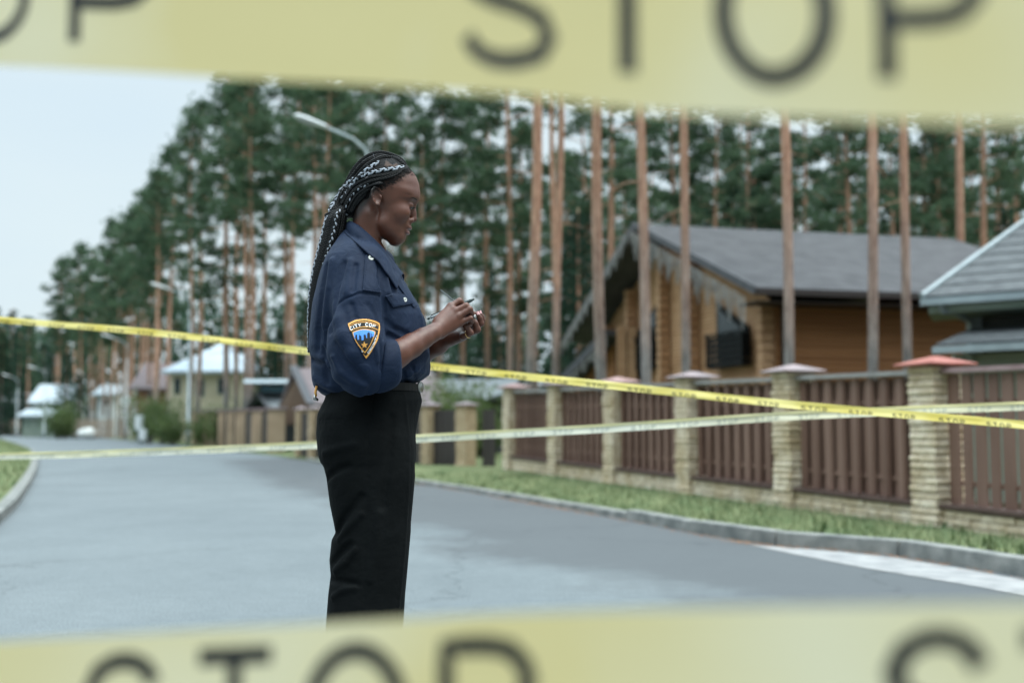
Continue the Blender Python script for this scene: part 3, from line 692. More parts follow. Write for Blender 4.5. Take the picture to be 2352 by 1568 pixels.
for k in posts[:-1]:
    c0, c1 = fpt(k / 5.0), fpt((k + 1) / 5.0); z0, z1 = fz(k / 5.0), fz((k + 1) / 5.0); a = c0 + U * .20; e = c1 - U * .20; dz = Vector((0, 0, z1 - z0)); L = (e - a)
    # base of stone courses
    b = MB(); b.cur = 1; b.obox(a - NV * .10 + Vector((0, 0, z0 - .15)), L + dz, NV * .20, Vector((0, 0, .40))); b.cur = 0
    for r in range(4):
        x = 0
        while x < L.length - .05:
            w_ = min(rnd.uniform(.30, .52), L.length - x); s_ = rnd.uniform(.0, .022); zz = z0 + (z1 - z0) * x / L.length
            b.obox(a + U * (x + .006) + NV * .10 + Vector((0, 0, zz - .06 + r * .075)), U * (w_ - .012), NV * (.018 + s_), Vector((0, 0, .064))); x += w_
    b.build('stone_base', [m_split, m_mortar], fence, bevel=.004)
    b = MB(); b.obox(a - NV * .15 + Vector((0, 0, z0 + .252)), L + dz, NV * .32, Vector((0, 0, .035))); b.build('ledge', m_rail_b, fence)
    # slats: alternate front and back of two rails
    b = MB(); n = 17 if k >= 0 else 12; pitch = L.length / n; open_ = k < 0
    for j in range(n):
        x = (j + .5) * pitch; zz = z0 + (z1 - z0) * x / L.length; front = j % 2 == 0 or open_; w_ = pitch * ((.80 if j % 2 else .66) if open_ else (1.0 if front else 1.25))
        b.obox(a + U * (x - w_ / 2) + NV * (.010 if front else -.045) + Vector((0, 0, zz + .292)), U * w_, NV * .022, Vector((0, 0, 1.33)))
        if not open_: b.obox(a + U * (x - w_ * .28) + NV * (.032 if front else -.023) + Vector((0, 0, zz + .293)), U * w_ * .56, NV * .014, Vector((0, 0, 1.326)))
    if not open_: b.obox(a - NV * .062 + Vector((0, 0, z0 + .30)), L + dz, NV * .008, Vector((0, 0, 1.30)))
    b.build('slats', m_brown, fence)
    b = MB()
    for h_ in (.48, 1.32): b.obox(a - NV * .020 + Vector((0, 0, z0 + h_)), L + dz, NV * .028, Vector((0, 0, .05)))
    b.build('cross_rail', m_brown, fence)
    b = MB(); b.obox(a - NV * .11 + Vector((0, 0, z0 + 1.64)), L + dz, NV * .22, Vector((0, 0, .030))); b.obox(a - NV * .09 + Vector((0, 0, z0 + 1.672)), L + dz, NV * .18, Vector((0, 0, .018))); b.build('top_rail', m_rail if k >= 0 else mat('mauve_rail', (.26, .17, .17), (.33, .23, .23), 5, rough=.5), fence)

# second fence, beside and left of the person: yellow brick posts and dark sheet panels
m_ybrick = mat('yellow_brick', (.46, .34, .21), (.58, .45, .30), 8, rough=.9, bump=.3)
m_dark = mat('dark_panel', (.030, .024, .022), (.045, .036, .032), 1.5, rough=.6)
m_tan = mat('tan_panel', (.34, .25, .17), (.44, .33, .23), 1.2, rough=.85)
f2 = empty('brick_post_fence', at(1070, 1075, 27.5)); f2.location.z = 0; tag(f2, 'dark panel fence with yellow brick posts and pale caps, just right of the person', 'fence')
pts2 = []
for (x, yt, yb, Y, w) in [(1140, 931, 1076, 26.8, .02), (1070, 931, 1073, 27.3, .34), (988, 932, 1068, 28.4, .34), (905, 934, 1062, 30, .34), (830, 936, 1056, 32, .34), (722, 939, 1048, 35.5, .34), (690, 940, 1046, 37.5, .30)]:
    c = at(x, yb, Y); zt = at(x, yt, Y).z; c.z = 0; pts2.append((c, zt, w))
for i, (c, zt, w) in enumerate(pts2):
    ux = (pts2[min(i + 1, 6)][0] - pts2[max(i - 1, 0)][0]).normalized()
    if w > .1:
        o = stone_post(c, -.1, zt, w=w, rows=22, rnd=rnd, ux=ux).build('brick_post', [m_ybrick, m_mortar], f2); pyramid_cap(c, zt + .002, w + .14, .09, ux).build('post_cap', m_cap_g, o)
for i in range(6):
    c0, c1 = pts2[i][0], pts2[i + 1][0]; d = (c1 - c0); ux = d.normalized(); L = d.length - .36 - (.16 if i == 0 else 0); vy = Vector((-ux.y, ux.x, 0)); st = c0 + ux * (.18 if i else .02)
    b = MB(); n = max(3, int(L / .12))
    for j in range(n): b.obox(st + ux * (j * L / n) + vy * (.0 if j % 2 else .014) + Vector((0, 0, .03)), ux * (L / n - .008), vy * .02, Vector((0, 0, pts2[i][1] - .12)))
    b.build('panel', m_dark, f2)
# third fence: wide tan pillars with dark gaps receding to the left
f3 = empty('pillar_fence', at(600, 1035, 50)); f3.location.z = 0; tag(f3, 'fence of wide tan pillars with dark gaps receding along the far verge', 'fence')
pil = [(445, 9, 945, 1020), (459, 10, 945, 1021), (474, 12, 944, 1022), (489, 13, 944, 1023), (508, 15, 943, 1024), (529, 17, 943, 1026), (555, 28, 942, 1028), (592, 30, 942, 1032), (634, 40, 940, 1036)]
pp = []
for (x, w, yt, yb) in pil:
    Y = 2482 / (yb - 983.0) * .94; c = at(x, yb, Y); zt = at(x, yt, Y).z; c.z = 0; wd = w * Y / FPX; pp.append((c, zt, wd))
for c, zt, wd in pp:
    b = MB(); b.box((c.x, c.y, zt / 2), (wd, .30, zt), .15); o = b.build('pillar', m_tan, f3, bevel=.02); b = MB(); b.box((c.x, c.y, zt + .042), (wd + .12, .42, .08), .15); b.build('pillar_cap', m_cap_g, o)
for (c0, z0, w0), (c1, z1, w1) in zip(pp[:-1], pp[1:]):
    d = c1 - c0; vy = Vector((-d.y, d.x, 0)).normalized(); b = MB(); b.obox(c0 + vy * .12 + Vector((0, 0, .05)), d, vy * .03, Vector((0, 0, z1 * .93))); b.build('panel', m_dark, f3)
# far paled fences on the left
m_wood_p = mat('weathered_pales', (.28, .22, .17), (.40, .32, .25), 2, rough=.9)
def pale_fence(name_, lab, x0, x1, yt, yb, n, Y0, Y1, gap=.35):
    r = empty(name_, at(x0, yb, Y0)); r.location.z = 0; tag(r, lab, 'fence'); b = MB()
    for j in range(n):
        t = (j + .5) / n; Y = Y0 + (Y1 - Y0) * t; c = at(x0 + (x1 - x0) * t, yb, Y); zt = at(x0, yt, Y).z; w = abs(x1 - x0) / n * Y / FPX * (1 - gap); b.box((c.x, c.y, zt / 2 + .05), (w, .05, zt - .1))
    a = at(x0, yb, Y0 + .06); e = at(x1, yb, Y1 + .06); a.z = e.z = .35; b.obox(a, e - a, (0, .06, 0), (0, 0, .10)); b.obox(a + Vector((0, 0, .75)), e - a, (0, .06, 0), (0, 0, .10)); b.build('pales', m_wood_p, r)
pale_fence('picket_fence', 'weathered picket fence right of the white pale-roofed house', 146, 262, 962, 1003, 22, 112, 100)
pale_fence('picket_fence', 'short picket fence behind the thin lamp post with the round sign', 272, 286, 962, 1004, 4, 100, 96)
pale_fence('picket_fence', 'low tan picket fence at the far left end of the road', -60, 46, 962, 996, 20, 150, 138)
pale_fence('picket_fence', 'tan fence panel in front of the white pale-roofed house', 60, 98, 962, 999, 7, 130, 122)

# ---------------- street lamps ----------------
m_galv = mat('galvanised_steel', (.32, .38, .40), (.42, .48, .50), 3, rough=.45, metal=.35)
m_lampw = mat('lamp_housing', (.72, .76, .78), rough=.35); m_lens = mat('lamp_lens', (.30, .32, .33), rough=.2)
def make_lamp():
    r = empty('street_lamp'); H = 8.0
    b = MB(); b.tube([(0, 0, -.2), (0, 0, .9), (0, 0, .92), (0, 0, H - 1.2)], [.085, .085, .062, .048], 12); pole = b.build('pole', m_galv, r, smooth=True)
    b = MB(); b.tube([(0, 0, H - 1.2), (0, 0, H - .35), (-.10, 0, H - .02), (-.38, 0, H + .24), (-1.05, 0, H + .55)], [.042, .042, .040, .036, .032], 10); b.build('arm', m_galv, r, smooth=True)
    b = MB(); d = Vector((-.92, 0, .36)).normalized(); o_ = Vector((-.95, 0, H + .50)); vs = []; fs = []; N = 14
    for t, w, h in ((0, .05, .05), (.10, .10, .075), (.35, .14, .085), (.62, .155, .09), (.78, .12, .07), (.84, .05, .03)):
        for k in range(N): a = 2 * math.pi * k / N; up = Vector((.36, 0, .92)); vs.append(o_ + d * t + Vector((0, 1, 0)) * math.cos(a) * w + up * (math.sin(a) * h * (1 if math.sin(a) > 0 else .55)))
    for i in range(5):
        for k in range(N): fs.append((i * N + k, i * N + (k + 1) % N, (i + 1) * N + (k + 1) % N, (i + 1) * N + k))
    fs += [tuple(range(N)), tuple(range(5 * N, 6 * N))[::-1]]; b.add(vs, fs); hd = b.build('lamp_head', m_lampw, r, smooth=True)
    b = MB(); vs = []; c0 = o_ + d * .52 - Vector((.36, 0, .92)) * .045
    for k in range(16): a = 2 * math.pi * k / 16; vs.append(c0 + d * math.cos(a) * .22 + Vector((0, 1, 0)) * math.sin(a) * .12)
    b.slab(vs, Vector((-.36, 0, -.92)) * .035); b.build('lens', m_lens, hd); note_children(r); return r
lamp = make_lamp()
for i, (px, Y, hh, lab) in enumerate([(843, 28.0, 8.9, 'street lamp whose curved arm and head show above the person'), (432, 64, 9.3, 'tall grey street lamp standing clear left of the person'), (288, 97, 9.15, 'street lamp with a small round sign, left of the tall clear one'),
        (101, 106, 6.9, 'small distant street lamp above the white house'), (38, 118, 6.7, 'smallest, leftmost distant street lamp')]):
    p = at(px, 983, Y); o = lamp if i == 0 else copy_tree(lamp); o.location = (p.x, p.y, 0); s = hh / 9.0; o.scale = (s * (1.25 if i else 1.1),) * 2 + (s,); o.rotation_euler = (0, 0, R(6)); tag(o, lab, 'street lamp', 'street lamps along the road')
    if i == 2:
        b = MB(); c = at(289, 920, 96.7); vs = [(c.x + .42 * math.cos(2 * math.pi * k / 20), c.y, c.z + .42 * math.sin(2 * math.pi * k / 20)) for k in range(20)]; b.slab(vs, (0, -.03, 0)); sg = b.build('round_sign', m_lampw, o)
m_cab = mat('white_cabinet', (.55, .62, .62), rough=.5)
def cabinet(px, py0, py1, wpx, Y, lab):
    a = at(px - wpx / 2, py1, Y); e = at(px + wpx / 2, py0, Y); r = empty('utility_cabinet', (a.x, a.y, 0)); tag(r, lab, 'cabinet'); w = e.x - a.x
    b = MB(); b.obox((a.x, a.y, max(.0, a.z)), (w, 0, 0), (0, .4, 0), (0, 0, e.z - max(0, a.z))); b.build('housing', m_cab, r, bevel=.02)
    b = MB(); b.obox((a.x + w * .1, a.y - .02, max(.0, a.z) + .08), (w * .8, 0, 0), (0, .018, 0), (0, 0, (e.z - max(0, a.z)) * .8)); b.build('door', m_lampw, r)
    if a.z > .1: b = MB(); b.tube([(a.x + w / 2, a.y + .2, -.1), (a.x + w / 2, a.y + .2, a.z)], .05, 8); b.build('leg', m_galv, r)
cabinet(317, 953, 988, 17, 66, 'white utility cabinet on a leg left of the second lamp post'); cabinet(326, 985, 1011, 14, 63, 'low white cabinet in the grass below the taller one'); cabinet(233, 957, 1002, 12, 105, 'pale cabinet at the left end of the picket fence'); cabinet(962, 968, 1062, 11, 29.5, 'pale post box right behind the trousers')
b = MB(); c = at(203, 995, 105); 
vs = []; fs = []; N = 14
for i in range(7):
    ph = math.pi * (i / 6) - math.pi / 2
    for k in range(N): a = 2 * math.pi * k / N; vs.append((c.x + 1.0 * math.cos(ph) * math.cos(a) * (1 + .1 * math.sin(k * 2.1 + i)), c.y + .8 * math.cos(ph) * math.sin(a), .45 + .55 * math.sin(ph) * (1 + .08 * math.cos(k * 3))))
for i in range(6):
    for k in range(N): fs.append((i * N + k, i * N + (k + 1) % N, (i + 1) * N + (k + 1) % N, (i + 1) * N + k))
b.add(vs, fs); o = b.build('boulder', mat('whitewashed_stone', (.6, .62, .60), (.72, .74, .72), 3, rough=.9), None, smooth=True); tag(o, 'white painted boulder on the far verge before the picket fence', 'boulder')

# ---------------- the log house behind the fence ----------------
m_log = mat('log_siding', (.40, .225, .115), (.51, .310, .175), 1.2, rough=.65, bump=.35, bscale=14, stretch=(1, 1, 3))
m_logd = mat('stained_siding', (.28, .122, .046), (.37, .172, .070), 1.0, rough=.6, bump=.3, bscale=14, stretch=(.3, .3, 6))
m_roof = mat('grey_brown_shingle', (.044, .045, .050), (.076, .077, .084), 2.2, rough=.85, bump=.5, bscale=45)
m_fascia = mat('slate_fascia', (.055, .058, .066), (.085, .088, .098), 4, rough=.6)
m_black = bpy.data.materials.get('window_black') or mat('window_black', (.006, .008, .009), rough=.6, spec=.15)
m_glass = mat('dark_glass', (.012, .028, .032), rough=.15, spec=.3)
m_ice = mat('icicle_light_wire', (.27, .28, .28), (.42, .43, .42), 5, rough=.6)
m_gut = mat('brown_gutter', (.03, .022, .020), rough=.5)
hu = Vector((.97, .243, 0)).normalized(); hv = Vector((-.243, .97, 0)).normalized(); E0 = Vector((5.18, 24.0, 0)); eave_z = at(1740, 660, 24).z; half = 6.93; rise = 6.50 - eave_z
def hp(a, v, z): return E0 + hu * a + hv * v + Vector((0, 0, z))
house = empty('log_house', hp(1, 1, 0)); tag(house, 'brown log house with a big grey gable roof hung with icicle lights behind the fence', 'house')
LR = 9.2
b = MB()
th = Vector((0, 0, -.16))
ridge0, ridge1 = hp(-.15, half, eave_z + rise), hp(LR + .6, half, eave_z + rise)
b.slab([hp(0, 0, eave_z), hp(LR, 0, eave_z), ridge1, ridge0], th); b.slab([ridge0, ridge1, hp(LR, half * 2, eave_z), hp(0, half * 2, eave_z)], th); rf = b.build('roof', m_roof, house)
b = MB(); b.slab([hp(-.03, -.02, eave_z - .14), hp(-.18, half, eave_z + rise - .14), hp(-.18, half, eave_z + rise + .05), hp(-.03, -.02, eave_z + .05)], hu * -.05)
b.slab([hp(-.03, half * 2, eave_z - .20), hp(-.18, half, eave_z + rise - .20), hp(-.18, half, eave_z + rise + .05), hp(-.03, half * 2, eave_z + .05)], hu * -.05); b.build('bargeboard', m_fascia, rf)
b = MB(); b.obox(hp(-.02, -.16, eave_z - .16), hu * (LR + .02), hv * .13, Vector((0, 0, .13))); b.build('gutter', m_gut, rf)
b = MB(); b.slab([hp(.02, .02, eave_z - .30), hp(LR, .02, eave_z - .30), hp(LR, .95, eave_z - .30), hp(.02, .95, eave_z - .30)], Vector((0, 0, .03))); b.build('soffit', m_gut, rf)
W0 = .9
# gable wall with log courses, long wall with boards
def coursed(b, p0, along, height_fn, out, n, depth=.07, lean=.5):
    """rounded horizontal logs stacked between p0 and p0+along; height_fn gives the range of t for a height"""
    hz = height_fn['h'] / n
    for k in range(n):
        z = k * hz; t0, t1 = height_fn['f'](z + hz * .5)
        if t1 - t0 < .02: continue
        a = p0 + along * t0 + Vector((0, 0, z)); L = along * (t1 - t0)
        b.add([a, a + L, a + out * depth + Vector((0, 0, hz * .25)), a + L + out * depth + Vector((0, 0, hz * .25)), a + out * depth + Vector((0, 0, hz * .75)), a + L + out * depth + Vector((0, 0, hz * .75)), a + Vector((0, 0, hz)), a + L + Vector((0, 0, hz))],
              [(0, 1, 3, 2), (2, 3, 5, 4), (4, 5, 7, 6), (0, 2, 4, 6), (1, 7, 5, 3), (0, 6, 7, 1)])
gl = hv * (half * 2 - 2 * W0); top_h = eave_z + rise - .35
def gf(z):
    lim = (z - (eave_z - .25)) / rise
    s_ = max(0.0, lim) * half - W0 * max(0, min(1, lim * 3)); s_ = max(0, s_) / gl.length; return (s_, 1 - s_)
b = MB(); coursed(b, hp(W0, W0, 0), gl, {'h': top_h, 'f': gf}, -hu, 62, .020); b.build('gable_wall', m_log, house)
b = MB(); coursed(b, hp(W0, W0, 0), hu * (LR - W0), {'h': eave_z - .28, 'f': lambda z: (0, 1)}, -hv, 28, .03); b.build('long_wall', m_logd, house)
b = MB(); q_ = hp(LR - .5, W0, 0); b.obox(q_, hu * .2, gl, Vector((0, 0, eave_z - .2))); b.slab([hp(LR - .5, W0, eave_z - .25), hp(LR - .5, half * 2 - W0, eave_z - .25), hp(LR - .5, half, eave_z + rise - .4)], hu * .2); b.obox(hp(W0, half * 2 - W0, 0), hu * (LR - W0 - .5), hv * .1, Vector((0, 0, eave_z - .25))); b.build('rear_wall', m_logd, house)
for v in (W0 + .12, 5.1, 7.1, 9.7, 11.8):       # log ends
    zt = min(eave_z + rise * (1 - abs(v - half) / half) - .35, 6); b = MB(); rr = random.Random(int(v * 10))
    for k in range(int(zt / .22)): b.obox(hp(W0 - .34 + rr.uniform(-.01, .01), v - .13, k * .22), hu * .30, hv * .26, Vector((0, 0, .20)))
    b.build('log_ends', m_log, house, bevel=.02)
b = MB(); b.tube([hp(W0 + .12, W0 - .14, .1), hp(W0 + .12, W0 - .14, eave_z - .3)], .06, 8); b.build('downpipe', m_gut, house)
def gable_window(v0, v1, z0, z1a, z1b, y0, y1, zb, zt):
    o_ = -hu; P4 = lambda v, z, d: hp(W0 - d, v, z)
    b = MB(); b.slab([P4(v0, z0, .075), P4(v1, z0, .075), P4(v1, z1b, .075), P4(v0, z1a, .075)], o_ * .05); fr = b.build('window', m_black, house)
    b = MB(); g = .10; b.slab([P4(v0 + g, z0 + g, .127), P4(v1 - g, z0 + g, .127), P4(v1 - g, z1b - g * 1.6, .127), P4(v0 + g, z1a - g * 1.2, .127)], o_ * .01); b.build('pane', m_glass, fr)
    b = MB(); m_ = (v0 + v1) / 2; b.obox(P4(m_ - .04, z0, .14), hv * .08, o_ * .03, Vector((0, 0, min(z1a, z1b) - z0 - .1))); b.build('glazing_bar', m_black, fr)
    # french balcony box
    b = MB()
    for k in range(5): b.obox(P4(y0, zb + k * (zt - zb) / 5, .27), hv * (y1 - y0), o_ * .03, Vector((0, 0, (zt - zb) / 5 * .80)))
    for yy in (y0, y1 - .06): b.obox(P4(yy, zb - .04, .28), hv * .06, o_ * .06, Vector((0, 0, zt - zb + .12)))
    for yy in (y0, y1 - .03):
        for k in range(5): b.obox(P4(yy, zb + k * (zt - zb) / 5, .12), hv * .03, o_ * .16, Vector((0, 0, (zt - zb) / 5 * .72)))
    b.obox(P4(y0, zb - .06, .10), hv * (y1 - y0), o_ * .18, Vector((0, 0, .05))); b.obox(P4(y0 - .02, zt, .30), hv * (y1 - y0 + .04), o_ * .06, Vector((0, 0, .05))); b.build('balcony', m_black, house)
zc = lambda px, py: at(px, py, 27.2).z
gable_window(2.05, 3.75, 2.6, 3.30, 4.02, 1.9, 3.95, 2.45, 3.17)
gable_window(7.75, 8.8, 2.9, 4.42, 3.95, 7.6, 9.35, 2.66, 3.5)
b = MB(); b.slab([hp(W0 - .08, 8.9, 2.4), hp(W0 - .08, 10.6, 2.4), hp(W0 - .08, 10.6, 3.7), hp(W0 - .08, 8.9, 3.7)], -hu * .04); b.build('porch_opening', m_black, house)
b = MB(); b.slab([hp(W0 - .05, 5.9, 5.35), hp(W0 - .05, 7.9, 5.35), hp(W0 - .05, 7.2, 6.05), hp(W0 - .05, 6.7, 6.05)], -hu * .05); b.build('gable_panel', m_logd, house)
b = MB(); b.obox(hp(6.35, W0 - .05, 1.6), hu * 1.5, -hv * .03, Vector((0, 0, 1.6))); fr = b.build('window', m_black, house); b = MB(); b.obox(hp(6.45, W0 - .082, 1.7), hu * 1.3, -hv * .01, Vector((0, 0, 1.4))); b.build('pane', m_glass, fr)
# lower porch roof running down to the left, with its own fringe
pr0, pr1 = at(1392, 757, 33), at(1285, 868, 35.5); pd_ = Vector((.97, .243, 0)) * 2.2
b = MB(); b.slab([pr0, pr0 + pd_, pr1 + pd_, pr1], (0, 0, -.16)); b.build('porch_roof', m_roof, house)
b = MB(); b.slab([pr0 + Vector((-.02, -.04, .04)), pr1 + Vector((-.02, -.04, .04)), pr1 + Vector((-.02, -.04, -.22)), pr0 + Vector((-.02, -.04, -.22))], (0, -.05, 0)); b.build('bargeboard', m_fascia, house)
b = MB(); q0, q1 = pr0 + Vector((.3, .5, -.3)), pr1 + Vector((.5, .5, -.25)); b.slab([q0, Vector((q0.x, q0.y, 0)), Vector((q1.x, q1.y, 0)), q1], (0, .1, 0)); b.build('porch_wall', m_logd, house)
for px in (1416, 1440): b = MB(); c = at(px, 900, 33.2); b.obox((c.x, c.y - .3, 0), (.26, 0, 0), (0, .26, 0), (0, 0, 3.9)); b.build('porch_post', m_log, house)
# icicle light fringe under the rakes
def fringe(a, e, mn, mx_, seed, par):
    rr = random.Random(seed); b = MB(); L = (e - a).length; n = int(L / .085)
    for k in range(n):
        t = (k + rr.random() * .6) / n; p = a.lerp(e, t); l = mn + (mx_ - mn) * (.5 + .5 * math.sin(k * .9)) * rr.uniform(.5, 1); w = rr.uniform(.006, .012)
        b.obox(p + Vector((-w, 0, -l)), (2 * w, 0, 0), (0, .012, 0), (0, 0, l))
        for j in range(3): b.obox(p + Vector((-.012, -.01, -l * rr.random())), (.024, 0, 0), (0, .02, 0), (0, 0, .03))
    b.build('icicle_lights', m_ice, par)
fringe(hp(-.22, .1, eave_z - .20), hp(-.34, half - .1, eave_z + rise - .20), .30, .85, 1, house); fringe(hp(-.22, half * 2, eave_z - .2), hp(-.34, half + .1, eave_z + rise - .2), .2, .6, 2, house)
fringe(pr0 + Vector((0, -.1, -.2)), pr1 + Vector((0, -.1, -.2)), .2, .5, 3, house)

# ---------------- grey shingled house at the right edge ----------------
m_shing = mat('slate_shingle', (.062, .070, .076), (.115, .127, .134), 6, rough=.8, bump=.6, bscale=30, stretch=(1, 1, 5))
m_wh = mat('white_trim', (.23, .28, .30), (.30, .36, .385), 3, rough=.5); m_sage = mat('sage_render', (.20, .26, .21), (.26, .31, .26), 2, rough=.85); m_cha = mat('charcoal_siding', (.045, .052, .058), (.07, .078, .084), 2, rough=.7, stretch=(.2, .2, 8))
h2 = empty('shingled_house', at(2300, 983, 18)); tag(h2, 'grey shingled house with white trim and gutters at the right edge', 'house')
A = at(2122, 684, 16.5); Bq = at(2560, 640, 15.2); Bq = A + (Bq - A) * 3.2; Bq.z = A.z + (Bq.z - A.z) / 3.2; Cq = at(2640, 303, 20.5); D_ = at(2352, 512, 19.0)
def shingle_roof(name_, c0, c1, c2, c3, n, par):
    """courses of shingles from the eave c0-c1 up to c3-c2"""
    b = MB(); nr_ = ((c1 - c0).cross(c3 - c0)).normalized(); nr_ = nr_ if nr_.z > 0 else -nr_
    for k in range(n):
        t0, t1 = k / n, (k + 1) / n; p, q, r, s_ = c0.lerp(c3, t0), c1.lerp(c2, t0), c1.lerp(c2, t1), c0.lerp(c3, t1)
        b.hexa([p, q, r, s_, p + nr_ * .028, q + nr_ * .028, r + nr_ * .012, s_ + nr_ * .012])
    return b.build(name_, m_shing, par)
ap = at(2352 + 260, 325, 20.5)
apr = ap + (Bq - A) * .55; apr.z = ap.z
rf = shingle_roof('roof', A, Bq, apr, ap, 18, h2)
b = MB(); bk = Vector((4.4, 7.5, 0)); b.slab([ap, apr, Bq + bk, A + bk], (0, 0, -.1)); b.slab([A, ap, A + bk], (0, 0, -.08)); b.slab([Bq, apr, Bq + bk], (0, 0, -.08)); b.build('rear_roof', m_shing, h2)
b = MB(); e_ = (ap - A); b.tube([A + Vector((-.03, 0, .03)), A + e_ * .5 + Vector((-.03, 0, .03)), ap + Vector((-.03, 0, .03))], .05, 6); b.build('verge_board', m_wh, rf)
b = MB(); b.obox(A + Vector((-.05, -.1, -.12)), Bq - A, (0, .12, 0), (0, 0, .10)); b.build('gutter', m_wh, rf)
b = MB(); b.slab([A + Vector((.1, .1, -.12)), Bq + Vector((0, .1, -.12)), Bq + Vector((0, 1.3, -.12)), A + Vector((.6, 1.3, -.12))], (0, 0, -.1)); b.build('soffit', m_sage, rf)
w0 = at(2238, 720, 17.3); w1 = Vector((Bq.x, Bq.y + 1.0, 0))
b = MB()
for k in range(14): zz = .9 + k * (A.z - 1.0) / 14; b.obox((w0.x, w0.y + .1, zz), (w1 - Vector((w0.x, w0.y, 0))), (0, .1, 0), (0, 0, (A.z - 1.0) / 14 - .012))
b.build('upper_wall', m_cha, h2)
b = MB(); b.obox((w0.x - .10, w0.y - .10, 0), (.17, 0, 0), (0, .17, 0), (0, 0, A.z - .1)); b.build('corner_post', m_wh, h2)
b = MB(); d0 = at(2160, 693, 16.4); b.tube([d0, d0 + Vector((.02, 0, -.14)), at(2188, 716, 16.6), at(2226, 735, 17.0), at(2232, 745, 17.1), at(2232, 780, 17.1)], .042, 8); b.build('downpipe', m_wh, h2, smooth=True)
L0, L1 = at(2150, 793, 14.8), at(2560, 772, 13.6); L2_, L3_ = at(2560, 735, 16.6), at(2232, 757, 17.2); L1 = L0 + (L1 - L0) * 2.6; L2_ = L3_ + (L2_ - L3_) * 2.6
rf2 = shingle_roof('porch_roof', L0, L1, L2_, L3_, 8, h2)
b = MB(); b.obox(L0 + Vector((-.05, -.1, -.11)), L1 - L0, (0, .11, 0), (0, 0, .09)); b.build('gutter', m_wh, rf2)
b = MB(); b.obox((L0.x + .35, L0.y + .3, 0), Vector((L1.x - L0.x, L1.y - L0.y, 0)), (0, .1, 0), (0, 0, L0.z - .1)); b.build('lower_wall', m_sage, h2)
b = MB(); d0 = at(2216, 800, 14.7); b.tube([d0, d0 + Vector((.02, 0, -.06)), at(2228, 815, 14.9), at(2232, 830, 15.0), at(2232, 900, 15.0)], .038, 8); b.build('downpipe', m_wh, h2, smooth=True)

# ---------------- distant houses ----------------
def simple_house(name_, lab, X0, X1, Y, eave_py, ridge_py, depth, m_w, m_r, ang=0.0, over=.5, wins=(), gable=False, ridge_in=0.0, mw2=None):
    """house whose front spans picture x X0..X1 at distance Y; ridge parallel to the front unless gable"""
    a, e = at(X0, 983, Y), at(X1, 983, Y); ez = at((X0 + X1) / 2, eave_py, Y - .0).z; rz_ = at((X0 + X1) / 2, ridge_py, Y + depth / 2).z if not gable else at((X0 + X1) / 2, ridge_py, Y).z
    r = empty(name_, (a.x, a.y, 0)); tag(r, lab, 'house'); W = e.x - a.x; c = (a + e) / 2
    F = lambda x, y, z: Vector((a.x + x * math.cos(ang) - y * math.sin(ang), a.y + x * math.sin(ang) + y * math.cos(ang), z))
    b = MB(); b.hexa([F(0, 0, -.2), F(W, 0, -.2), F(W, depth, -.2), F(0, depth, -.2), F(0, 0, ez), F(W, 0, ez), F(W, depth, ez), F(0, depth, ez)])
    if gable: b.slab([F(0, 0.002, ez), F(W, 0.002, ez), F(W / 2, 0.002, rz_ - .1)], (0, .2, 0))
    else:
        for xx in (0.002, W - .2): b.slab([F(xx, 0, ez), F(xx, depth, ez), F(xx + ridge_in * (1 if xx < 1 else -1), depth / 2, rz_ - .12)], (.2, 0, 0))
    w = b.build('wall', m_w, r); t_h = Vector((0, 0, .18)); b = MB(); o = over
    if gable:
        sl = (rz_ - ez) / (W / 2)
        b.slab([F(-o, -o, ez - sl * o), F(W / 2, -o, rz_), F(W / 2, depth + o, rz_), F(-o, depth + o, ez - sl * o)], t_h); b.slab([F(W / 2, -o, rz_), F(W + o, -o, ez - sl * o), F(W + o, depth + o, ez - sl * o), F(W / 2, depth + o, rz_)], t_h)
    else:
        sl = (rz_ - ez) / (depth / 2); ri = ridge_in
        b.slab([F(-o, -o, ez - sl * o), F(W + o, -o, ez - sl * o), F(W + o - ri, depth / 2, rz_), F(-o + ri, depth / 2, rz_)], t_h); b.slab([F(-o + ri, depth / 2, rz_), F(W + o - ri, depth / 2, rz_), F(W + o, depth + o, ez - sl * o), F(-o, depth + o, ez - sl * o)], t_h)
        if ri: b.slab([F(-o, -o, ez - sl * o), F(-o + ri, depth / 2, rz_), F(-o, depth + o, ez - sl * o)], t_h); b.slab([F(W + o, -o, ez - sl * o), F(W + o - ri, depth / 2, rz_), F(W + o, depth + o, ez - sl * o)], t_h)
    b.build('roof', m_r, r)
    for (x0, x1, y0, y1, md) in wins:
        p, q = at(x0, y1, Y), at(x1, y0, Y); u0, u1 = (p.x - a.x) / math.cos(ang), (q.x - a.x) / math.cos(ang)
        b = MB(); b.slab([F(u0, -.06, p.z), F(u1, -.06, p.z), F(u1, -.06, q.z), F(u0, -.06, q.z)], (0, .055, 0)); fr = b.build('window', m_wh, r); g = (u1 - u0) * .1
        b = MB(); b.slab([F(u0 + g, -.075, p.z + g), F(u1 - g, -.075, p.z + g), F(u1 - g, -.075, q.z - g), F(u0 + g, -.075, q.z - g)], (0, .012, 0)); b.build('pane', m_glass, fr)
    return r
m_bluer = mat('pale_blue_metal_roof', (.36, .44, .52), (.46, .54, .60), 2, rough=.45); m_cream = mat('cream_render', (.50, .45, .33), (.60, .55, .42), 1, rough=.9)
m_brownr = mat('mauve_brown_roof', (.145, .115, .120), (.185, .150, .155), 2, rough=.8); m_white_w = mat('white_render', (.52, .55, .56), (.62, .64, .64), 1, rough=.85); m_ltroof = mat('pale_sheet_roof', (.32, .38, .42), (.40, .46, .50), 2, rough=.5)
